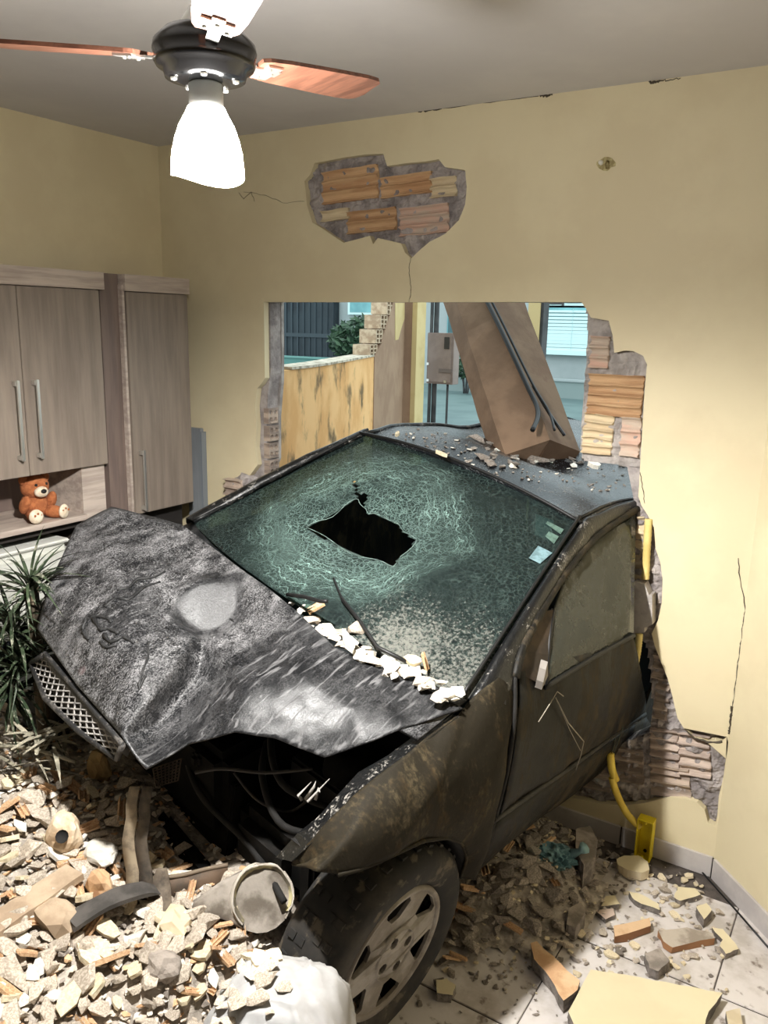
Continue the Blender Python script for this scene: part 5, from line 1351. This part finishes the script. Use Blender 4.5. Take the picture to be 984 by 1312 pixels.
# the smashed headlamp
hp = at(336, 1150, 2, .405)
hl = thing('broken_headlamp', 'broken headlamp bowl with dusty grey housing between the heap and the wheel', 'headlamp', hp)
fw = (CAM-hp).normalized(); fw = (fw+Vector((.35, -.0, .1))).normalized(); Rl = fw.to_track_quat('Z', 'Y').to_matrix().to_4x4()
HLG = M('lamp_housing', (150, 142, 132), (96, 88, 78), 9, .85, bump=.2); RFL = M('reflector', (206, 196, 150), (120, 112, 96), 9, .5, metal=.2, lo=.45, hi=.55, c3=(50, 46, 40), scale3=22, lo3=.6, hi3=.66)
def lth(name, prof, mat, par): 
    o = lathe(name, prof, mat, par, 28); 
    bm = bmesh.new(); bm.from_mesh(o.data)
    if name in ('reflector', 'rim'):                       # the bowl is broken away at one side
        gone = [v for v in bm.verts if v.co.z > -.03 and -2.3 < atan2(v.co.y, v.co.x) < -1.0+.5*noise.noise(v.co*40)]
        bmesh.ops.delete(bm, geom=gone, context='VERTS')
    for v in bm.verts: v.co = Rl @ (v.co+noise.noise_vector(v.co*25)*.006+noise.noise_vector(v.co*70)*.003)
    bm.to_mesh(o.data); bm.free()
    return o
lth('reflector', [(.014, -.07), (.036, -.058), (.066, -.026), (.080, .004)], RFL, hl)
lth('inner_ring', [(.030, -.05), (.034, -.03), (.030, -.028), (.026, -.046)], M('inner_ring', (150, 140, 118), (90, 84, 72), 30, .5), hl)
lth('rim', [(.080, .0), (.086, .006), (.084, -.006), (.09, -.012)], M('lamp_rim', (176, 168, 156), None, rough=.4), hl)
lth('bulb_socket', [(0, -.036), (.012, -.038), (.016, -.05), (.018, -.06)], M('socket', (96, 84, 60), (60, 54, 44), 40, .6), hl)
hs_ = [Rl @ Vector((.087*cos(a), .087*sin(a), -.008)) for a in [k*2*pi/20 for k in range(20)]]
tipc = at(232, 1158, 2, hp.z+.01)-hp
back = [tipc.lerp(h, .22)+Vector((0, 0, -.012))+noise.noise_vector(h*30)*.006 for h in hs_]
bm = bmesh.new(); ra = [bm.verts.new(p) for p in hs_]; rbm = [bm.verts.new(p.lerp(q, .5)+Vector((0, 0, .008))+noise.noise_vector(p*20)*.008) for p, q in zip(hs_, back)]; rc = [bm.verts.new(p) for p in back]
for r1, r2 in ((ra, rbm), (rbm, rc)):
    for k in range(20): bm.faces.new((r1[k], r1[(k+1) % 20], r2[(k+1) % 20], r2[k]))
bm.faces.new(rc)
obj('housing', bm_mesh(bm, 'housing', True), HLG, hl)
placed.append((hp.x, hp.y, .16))
# torn bumper skin and hanging strips
bsk = thing('bumper_piece', 'brown torn bumper piece lying between the metal strip and the headlamp', 'bumper', hz_(245, 1138))
o0 = hz_(245, 1138); bt = [at(a, b_, 2, o0.z+.06)-o0 for a, b_ in ((196, 1125), (230, 1122), (262, 1114), (292, 1108))]; bl_ = [p+Vector((.01, -.02, -.075)) for p in bt]
vs = bt+bl_; cp_ = obj('skin', mesh('skin', vs, [(i, i+1, 5+i, 4+i) for i in range(3)], True), M('bumper_brown', (92, 74, 58), (64, 54, 44), 10, .7), bsk); thick(cp_, .006)
tube('rolled_edge', spline(bt, 4), .006, M('bumper_edge', (110, 96, 80)), bsk, 6)
ms_ = thing('metal_bracket', 'upright bent metal strip standing in the heap below the torn grille', 'metal strip', hz_(172, 1150))
o0 = hz_(172, 1150); st_pts = [o0+Vector((0, 0, -.03)), o0+Vector((-.004, -.0, .08)), o0+Vector((-.012, .005, .20)), o0+Vector((-.002, .02, .33))]
st_pts = [p-o0 for p in st_pts]
for j, (dx, mat_) in enumerate(((0, M('strip_pale', (168, 152, 128), (120, 108, 92), 12, .8)), (.035, M('strip_dark', (96, 86, 74), (64, 58, 52), 12, .8)))):
    vs = []; sp_ = spline(st_pts, 4); 
    for k, p in enumerate(sp_):
        q = p+CR*dx+noise.noise_vector(p*15)*.01; z_ = 1-.35*k/len(sp_); vs += [q-CR*.020*z_, q+CR*.020*z_]
    o = obj('strip' if j == 0 else 'flange', mesh('strip', vs, [(2*k, 2*k+1, 2*k+3, 2*k+2) for k in range(len(sp_)-1)], True), mat_, ms_); thick(o, .004)
br2 = thing('bent_bracket', 'curled rusty bracket between the upright strip and the bumper piece', 'bracket', hz_(205, 1165)); o0 = hz_(205, 1165)
pts = [o0+v for v in (Vector((-.02, .03, .10)), Vector((-.015, .02, .06)), Vector((.0, .0, .03)), Vector((.02, -.015, .0)), Vector((.015, -.02, -.03)))]
vs = []; sp_ = spline([p-o0 for p in pts], 5)
for k, p in enumerate(sp_): w_ = .012+.02*sin(pi*k/len(sp_)); vs += [p-CR*w_, p+CR*w_]
o = obj('plate', mesh('plate', vs, [(2*k, 2*k+1, 2*k+3, 2*k+2) for k in range(len(sp_)-1)], True), M('rusty', (112, 100, 86), (70, 62, 54), 14, .8), br2); thick(o, .005)
lathe('bolt', [(0, .006), (.005, .005), (.006, 0)], R_WHT, br2, 10, loc=sp_[12]+Vector((.004, -.006, .004)), rot=(.9, 0, .5))

# white plastic sack
SACK = M('white_sack', (160, 160, 160), (146, 144, 142), 5, .55, bump=.25, bscale=9, c3=(164, 146, 122), scale3=3.5, lo3=.58, hi3=.72)
sk_c = Vector((2.13, -1.745, 0))
sack = thing('white_sack', 'creased white plastic sack slumped against the rubble in front of the wheel', 'sack', (sk_c.x, sk_c.y, 0), (0, 0, .5))
bm = bmesh.new(); bmesh.ops.create_icosphere(bm, subdivisions=6, radius=1)
for v in bm.verts:
    q = v.co.copy(); e = lambda t, k=.62: math.copysign(abs(t)**k, t)
    tp_ = 1-.10*max(0, q.z)
    s_ = Vector((e(q.x)*.185*tp_, e(q.y)*.17*tp_, e(q.z, .7)*.305))
    f_ = noise.noise(Vector((q.x*1.4, q.y*1.4, q.z*1.4)))*.03
    a_ = atan2(q.y, q.x); fold = abs(noise.noise(Vector((cos(a_)*3.2, sin(a_)*3.2, q.z*.9))))
    wr = .055*fold*min(1, 1.25-abs(q.z))
    wr2 = abs(noise.noise(Vector((q.x*5+q.y*3, q.y*5, q.z*3))))*.010
    v.co = s_*(1+f_/.15*.5) - q*(wr+wr2) + Vector((0, 0, .308))
obj('bag', bm_mesh(bm, 'bag', True), SACK, sack)
nk = spline([(-.05, -.13, .56), (-.06, -.17, .58), (-.07, -.21, .57)], 4)
tube('knotted_neck', nk, [.03, .025, .02, .018, .02, .024, .03, .035, .04], SACK, sack, 12)
placed.append((sk_c.x, sk_c.y, .30))
# teal plastic bag by the wall
tbp = at(712, 1098, 2, .12); tb = thing('teal_bag', 'crumpled translucent teal plastic bag on the rubble by the wall', 'bag', tbp)
bm = bmesh.new(); bmesh.ops.create_icosphere(bm, subdivisions=4, radius=1)
for v in bm.verts:
    q = v.co.copy(); k = 1-.5*abs(noise.noise(q*2.6))-.3*abs(noise.noise(q*6)); v.co = Vector((q.x*.085*k, q.y*.06*k, q.z*.05*k))
obj('film', bm_mesh(bm, 'film', False), M('teal_film', (116, 150, 156), (84, 118, 126), 20, .3), tb)
tube('tied_neck', [(.05, .02, .02), (.075, .03, .035), (.09, .03, .055)], [.018, .01, .022], M('teal_neck', (130, 164, 170)), tb, 8)
placed.append((tbp.x, tbp.y, .12))

# now the many
G1, G2 = 'mortar chunks', 'mortar bits on the tiles'
def gl(poly):
    def g():
        for _ in range(40):
            x = random.uniform(.3, 2.2); y = random.uniform(-2.2, -.9); h = heap(x, y)
            if h > .03 and inpoly(*proj((x, y, h)), poly): return Vector((x, y, h))
    return g
VIS = [(0, 1005), (60, 990), (150, 1030), (235, 1120), (330, 1185), (380, 1235), (380, 1330), (-12, 1330), (-12, 1000)]
scatter('brick_fragment', 46, gl(VIS), RB_, .03, .062, 'orange hollow-brick fragment', 'brick', 'brick fragments', .6, .012, .55)
scatter('plaster_fragment', 40, gl(VIS), RS_, .03, .065, 'cream plaster fragment', 'plaster', 'plaster fragments', .6, .01, .5)
scatter('white_fragment', 46, gl(VIS), RW_, .028, .06, 'whitish mortar fragment', 'mortar', 'whitish fragments', .6, .008, .5)
def gfar():
    for _ in range(40):
        x = random.uniform(.5, 2.0); y = random.uniform(-2.4, -1.3); h = heap(x, y)
        if h > .04 and not inpoly(*proj((x, y, h)), VIS): return Vector((x, y, h))
scatter('mortar_chunk', 70, gfar, RM_, .035, .09, 'grey mortar chunk low on the near slope', 'mortar', 'mortar chunks low on the near slope', .6, .004, .45)
scatter('mortar_chunk', 190, gl(VIS), RM_, .032, .085, 'grey mortar chunk', 'mortar', G1, .6, .004, .42)
def gr(poly):
    def g():
        for _ in range(60):
            px, py = random.uniform(450, 960), random.uniform(1030, 1300)
            if inpoly(px, py, poly):
                P = hz_(px, py, 0)
                if P.y < -.05 and P.x+P.y < 2.62: return Vector((P.x, P.y, heap(P.x, P.y)))
    return g
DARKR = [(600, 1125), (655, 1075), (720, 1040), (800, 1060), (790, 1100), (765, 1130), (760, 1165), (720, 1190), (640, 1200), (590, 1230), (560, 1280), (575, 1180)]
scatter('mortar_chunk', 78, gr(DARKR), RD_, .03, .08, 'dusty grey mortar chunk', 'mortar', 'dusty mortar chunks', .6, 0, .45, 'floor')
scatter('brick_fragment', 12, gr(DARKR), RB_, .03, .06, 'clay brick fragment on the floor', 'brick', 'brick fragments on the floor', .5, .01, .5, 'floor')
OPENR = [(770, 1130), (800, 1110), (880, 1120), (905, 1140), (930, 1180), (940, 1225), (880, 1245), (780, 1235), (700, 1215), (760, 1165)]
scatter('mortar_chunk', 46, gr(OPENR), RM_, .014, .04, 'grey mortar bit on the tiles', 'mortar', G2, .4, 0, .5, 'floor')
scatter('plaster_fragment', 22, gr(OPENR), RS_, .016, .038, 'cream plaster chip on the tiles', 'plaster', 'plaster chips on the tiles', .3, 0, .5, 'floor')
# rubble along the base of the windshield
cb = [(378, 762), (405, 797), (452, 830), (492, 850), (530, 866), (560, 884), (588, 894)]
cbl = resample(cb, 40)
def cowlpt(px, py, z=.985): return carW(C(px, py, z))
k_ = 0
for i in range(52):
    q = cbl[min(39, int(i*40/52))]; jx, jy = random.uniform(-9, 9), random.uniform(-9, 8)
    P = carW(C(q.x+jx, q.y+jy, 1.0+.0))
    s = random.uniform(.022, .055)
    o = obj('pebble', random.choice(RW_[:14] if i % 4 else RM_)); o.location = P; o.scale = (s, s, s); o.rotation_euler = (random.uniform(-.4, .4), random.uniform(-.4, .4), random.uniform(0, 6))
    w_ = ('large' if s > .042 else 'small')+' pale mortar lump at the windshield foot '+('by the far wiper' if i < 17 else 'by the long pale slab' if i < 35 else 'near the driver pillar'); tag(o, w_, 'mortar', w_)
def onepiece(name, label, cat, px, py, z, me, sc, rot):
    o = obj(name, me); o.location = carW(C(px, py, z)); o.scale = sc; o.rotation_euler = rot; return tag(o, label, cat)
onepiece('mortar_chunk', 'long pale mortar slab lying along the windshield foot', 'mortar', 446, 822, 1.02, RW_[15], (.10, .035, .07), (0, .2, -.75))
onepiece('mortar_chunk', 'pointed grey mortar lump leaning on the windshield foot', 'mortar', 455, 805, 1.02, RM_[3], (.055, .055, .08), (.3, .2, .3))
onepiece('brick_fragment', 'orange brick sliver tilted by the car-right end of the windshield foot', 'brick', 404, 778, 1.02, RB_[0], (.032, .045, .045), (.2, -.5, .9))
onepiece('brick_fragment', 'orange brick sliver standing near the driver end of the windshield foot', 'brick', 545, 848, 1.02, RB_[1], (.03, .035, .035), (.2, 1.3, .5))
onepiece('plaster_fragment', 'cream plaster chip beside the standing brick sliver', 'plaster', 529, 846, 1.02, RS_[1], (.045, .045, .06), (.4, .3, .2))
onepiece('plaster_fragment', 'yellow wooden-looking plaster strip lying on the front of the roof', 'plaster', 565, 581, 1.335, RS_[2], (.06, .022, .05), (.0, .1, -.5))
onepiece('plaster_fragment', 'pinkish plaster chip lying on the roof edge over the windshield', 'plaster', 509, 556, 1.325, RS_[3], (.035, .02, .05), (.0, .2, -1.1))
onepiece('plaster_fragment', 'white triangular plaster chip on the roof under the broken brickwork', 'plaster', 762, 596, 1.26, RW_[14], (.05, .04, .08), (.3, .2, .4))
# debris on the roof
RB3 = bvh_of(roof.data)
def roofpt(px, py):
    h = on_mesh(RB3, px, py, 0); return None if h is None else carW(h)
c = 0
ROOFD = [(520, 545), (600, 560), (650, 572), (740, 575), (815, 590), (815, 625), (770, 630), (700, 620), (640, 612), (560, 585), (500, 556)]
while c < 190:
    px, py = random.uniform(500, 818), random.uniform(540, 640)
    if not inpoly(px, py, ROOFD): continue
    P = roofpt(px, py)
    if P is None: c += 1; continue
    big = py < 600 and px > 600
    s = random.uniform(.014, .045) if big else random.uniform(.007, .016)
    o = obj('roof_crumb', random.choice(RD_ if c % 6 else RW_)); o.location = P+Vector((0, 0, s*.15)); o.scale = (s, s, s); o.rotation_euler = (random.uniform(-.4, .4), random.uniform(-.4, .4), random.uniform(0, 6))
    w_ = 'at the roof edge over the windshield' if py > 625 or px < 560 else 'by the foot of the beam' if px < 735 else 'under the broken brickwork at the right'; w_ = ('large grey' if s > .026 else 'middling grey' if s > .015 else 'tiny grey')+' mortar crumb on the car roof '+w_; tag(o, w_, 'mortar', w_.replace('crumb', 'crumbs')); c += 1
for px, py, sx, sy, r_, lab in ((683, 590, .115, .05, .5, 'long dusty brown block of mortar on the car roof below the beam'), (640, 575, .09, .04, .55, 'dusty mortar slab on the roof beside the foot of the beam'), (610, 566, .07, .035, .5, 'flat brown mortar slab on the dented roof left of the beam foot'), (722, 576, .06, .04, .2, 'rough dusty lump on the roof right of the beam foot')):
    P = roofpt(px, py)
    if P is None: P = carW(C(px, py, 1.27))
    o = obj('mortar_block', RD_[2] if sx > .1 else RD_[5]); o.location = P+Vector((0, 0, .012)); o.scale = (sx, sy, .06); o.rotation_euler = (0, .1, -r_+.3); tag(o, lab, 'mortar')
# loose brickwork at the left edge of the breach
lb = thing('brick_lump', 'broken lump of dusty hollow brickwork beside the car at the left of the breach', 'brick', at(302, 622, 1, -.05))
me = flute_mesh(.10, .075, 2, .02, 77); o = obj('brick', me, BRICK_G, lb, (-.055, -.03, -.045)); 
bm = bmesh.new(); bmesh.ops.create_icosphere(bm, subdivisions=3, radius=1)
for v in bm.verts: v.co = Vector((v.co.x*.085, v.co.y*.05, v.co.z*.055))*(1+.35*noise.noise(v.co*2.2))+Vector((.03, .04, -.005))
obj('mortar', bm_mesh(bm, 'mortar'), MORTAR, lb)

# rubble spilled over the sack
SB = BVHTree.FromPolygons([v.co.copy() for v in sack.children[0].data.vertices], [tuple(p.vertices) for p in sack.children[0].data.polygons])
SM = Matrix.Translation(sack.location) @ Matrix.Rotation(sack.rotation_euler.z, 4, 'Z'); SI = SM.inverted()
c = 0
for k in range(400):
    px, py = random.uniform(272, 365), random.uniform(1190, 1318)
    if (px-272)/113+max(0, (py-1240))/160 > random.uniform(.2, 1.25): continue
    h = SB.ray_cast(SI @ CAM, (SI.to_3x3() @ ray(px, py)).normalized())
    if h[0] is None: continue
    s = random.uniform(.018, .05); o = obj('mortar_bit', random.choice(RM_+RM_+RS_)); o.location = SM @ h[0]+Vector((0, 0, s*.12)); o.scale = (s, s, s*.8)
    o.rotation_euler = (random.uniform(-.4, .4), random.uniform(-.4, .4), random.uniform(0, 6)); tag(o, 'mortar bit spilled over the shoulder of the white sack', 'mortar', 'mortar bits spilled over the white sack'); c += 1
    if c >= 24: break

# electrical conduit hanging out of the wall on the right
YC = M('conduit_yellow', (222, 196, 84), (204, 176, 68), 8, .5); YCP = M('conduit_pale', (216, 196, 128), (198, 176, 106), 8, .6); YB = M('box_yellow', (232, 212, 34), (214, 190, 30), 10, .4)
def corrugated(name, pts, r, mat, parent):
    sp_ = spline(pts, 14); rr = [r*(1+.09*(k % 2)) for k in range(len(sp_))]; return tube(name, sp_, rr, mat, parent, 10)
cu = thing('wall_conduit', 'broken pale yellow conduit in the chased wall above its grey plaster plug', 'conduit', at(828, 700, 1, -.004)); o0 = Vector(cu.location)
corrugated('tube', [at(831, 665, 1, -.002)-o0, at(829, 700, 1, -.004)-o0, at(827, 742, 1, -.006)-o0], .013, YCP, cu)
corrugated('tube_lower', [at(819, 812, 1, -.03)-o0, at(817, 832, 1, -.035)-o0, at(813, 856, 1, -.04)-o0], .0125, YCP, cu)
bx_ = [at(*p, 1, -.03)-o0 for p in ((813, 745), (826, 748), (832, 762), (836, 762), (836, 800), (826, 804), (826, 810), (812, 812), (807, 800), (808, 780), (812, 762))]
pg = prism('plaster_plug', [(p.x, p.z) for p in bx_], [], MORTARL, cu, 'y', -.03, .022)
wr_ = thing('hanging_wires', 'pair of thin dark wires hanging between the two broken ends of conduit', 'wire', at(812, 858, 1, -.05)); o0 = Vector(wr_.location)
for dx in (0, 5): tube('wire', spline([at(813, 856, 1, -.045)-o0, at(806+dx*.6, 890, 1, -.06)-o0, at(792+dx, 935, 1, -.09)-o0, at(783+dx*.4, 968, 1, -.10)-o0], 6), .0017, M('wire_green', (66, 74, 66)) if dx == 0 else bpy.data.materials['wire_green'], wr_, 5)
eb_ = thing('electrical_box', 'yellow plastic wall box dangling on yellow corrugated conduit above the floor', 'electrical box', at(826, 1074, 1, -.05)); o0 = Vector(eb_.location)
corrugated('conduit', [at(782, 965, 1, -.10)-o0, at(784, 985, 1, -.10)-o0, at(789, 1000, 1, -.09)-o0], .0135, YC, eb_)
corrugated('conduit', [at(784, 996, 1, -.10)-o0, at(790, 1016, 1, -.09)-o0, at(803, 1042, 1, -.07)-o0, at(820, 1060, 1, -.055)-o0], .0125, YC, eb_)
a = at(814, 1095, 1, -.05)-o0; b_ = at(839, 1052, 1, -.05)-o0
bxo = prism('box_shell', [(a.x, a.z), (b_.x, a.z), (b_.x, b_.z), (a.x, b_.z)], [[(a.x+.004, a.z+.004), (b_.x-.004, a.z+.004), (b_.x-.004, b_.z-.004), (a.x+.004, b_.z-.004)]], YB, eb_, 'y', -.022, .022)
box('box_back', (a.x+.003, .014, a.z+.003), (b_.x-.003, .02, b_.z-.003), YB, bxo)
for z_ in (a.z+.009, b_.z-.009): lathe('screw_ear', [(0, .0), (.006, 0), (.006, .01)], YB, bxo, 8, loc=((a.x+b_.x)/2, -.02, z_), rot=(radians(-90), 0, 0))
lathe('knockout', [(0, 0), (.006, 0), (.007, .004)], DARK, bxo, 10, loc=((a.x+b_.x)/2+.003, .012, a.z+.024), rot=(radians(90), 0, 0))
# wires on the car door
dw = thing('loose_wire', 'thin pale wire hooked over the car door and hanging down', 'wire', carW(side(714, 888, .02))); o0 = Vector(dw.location)
tube('strand', [carW(side(a_, b2_, .014))-o0 for a_, b2_ in ((690, 925), (702, 906), (714, 886), (722, 892))], .0016, M('wire_pale', (150, 142, 128)), dw, 5)
tube('strand', [carW(side(a_, b2_, .02))-o0 for a_, b2_ in ((712, 894), (728, 926), (748, 950), (744, 968), (738, 986))], .0018, bpy.data.materials['wire_pale'], dw, 5)
tube('strand', [carW(side(a_, b2_, .018))-o0 for a_, b2_ in ((712, 894), (730, 935), (744, 962))], .0012, bpy.data.materials['wire_pale'], dw, 5)
# thin rods on the floor by the right wall
for lab, pa_, pb_ in (('long thin black rod lying on the tiles along the skirting', (893, 1110), (1000, 1232)), ('short thin black rod between the long rod and the right skirting', (942, 1152), (992, 1200))):
    A_ = at(*pa_, 2, .006); B_ = at(*pb_, 2, .006); o = tube('thin_rod', [(0, 0, 0), (B_-A_)*.5+Vector((0, 0, .002)), B_-A_], .0035, BLACKP, None, 6); o.location = A_; tag(o, lab, 'rod')

# ------------------------------------------------------------------ palm
LG = M('palm_leaf', (54, 66, 46), (32, 44, 30), 14, .5, c3=(128, 128, 114), scale3=30, lo3=.54, hi3=.66, rand=.15)
LD = M('dry_leaf', (150, 144, 126), (110, 106, 92), 20, .8, rand=.15)
def leaf_mesh(ln, w, droop, seed):
    rnd = random.Random(seed); n = 8; vs, fs = [], []; tw = rnd.uniform(-.5, .5)
    for i in range(n+1):
        t = i/n; x = ln*t*(1-.15*droop*t); z = -droop*ln*.6*t*t; ww = w*(.35+.65*sin(pi*min(1, t*.9+.12)))*(1-t**4); a = tw*t
        vs += [(x, -ww*cos(a), z+ww*.35-ww*sin(a)), (x, 0, z), (x, ww*cos(a), z+ww*.35+ww*sin(a))]
    for i in range(n):
        for k in range(2): fs.append((3*i+k, 3*i+k+1, 3*i+4+k, 3*i+3+k))
    return mesh('leaf', vs, fs, True)
pc_ = atd(40, 752, 2.62); pc_.x = max(pc_.x, .34)
pm = thing('potted_palm', 'green dust-covered palm with strap leaves between the cabinet and the car', 'plant', (pc_.x, pc_.y, 0))
lathe('pot', [(.0, .0), (.09, 0), (.11, .2), (.115, .22), (.105, .22), (.095, .2), (0, .19)], M('pot', (90, 84, 78)), pm, 20)
tube('stem', spline([(0, 0, .18), (.01, 0, .5), (0, 0, pc_.z)], 4), .022, M('palm_stem', (96, 84, 66), (70, 62, 50), 20, .9), pm)
lm = [leaf_mesh(random.uniform(.22, .40), random.uniform(.0055, .0115), random.uniform(.2, 1.5), s) for s in range(10)]
for me in lm: me.materials.append(LG)
crowns = [((0, 0, pc_.z), 72, .85), ((-.04, -.05, pc_.z-.12), 76, .9), ((.0, -.06, pc_.z-.23), 76, .9), ((-.02, -.09, pc_.z-.33), 70, .9)]
for (cx, cy, cz), nL, sc_ in crowns:
    for k in range(nL):
        a = k*2.399+random.uniform(-.3, .3); el = random.uniform(-.15, 1.25)
        if -1.0 < (a % (2*pi))-0.2 < .9 and el < .5: el = .9       # keep clear of the bonnet
        o = obj('leaf', random.choice(lm), None, pm, (cx, cy, cz+random.uniform(-.05, .03))); o.rotation_euler = (random.uniform(-.4, .4), -el, a); s = random.uniform(.6, 1)*sc_; o.scale = (s, s, s)
fd = thing('fallen_frond', 'withered grey palm frond lying on the heap under the torn grille', 'frond', hz_(38, 985, .06)); o0 = Vector(fd.location)
dl_ = [leaf_mesh(random.uniform(.16, .26), random.uniform(.005, .009), random.uniform(0, .3), 50+s) for s in range(6)]
for me in dl_: me.materials.append(LD)
for k in range(38):
    a = random.uniform(-.6, 3.6); o = obj('leaf', random.choice(dl_), None, fd, (random.uniform(-.12, .1), random.uniform(-.1, .1), random.uniform(.03, .12))); o.rotation_euler = (random.uniform(-.5, .5), random.uniform(-.3, .05), a); s = random.uniform(.6, 1); o.scale = (s, s, s)
tube('stalk', spline([(-.15, -.05, .05), (0, 0, .07), (.14, .06, .04)], 4), .006, LD, fd, 6)
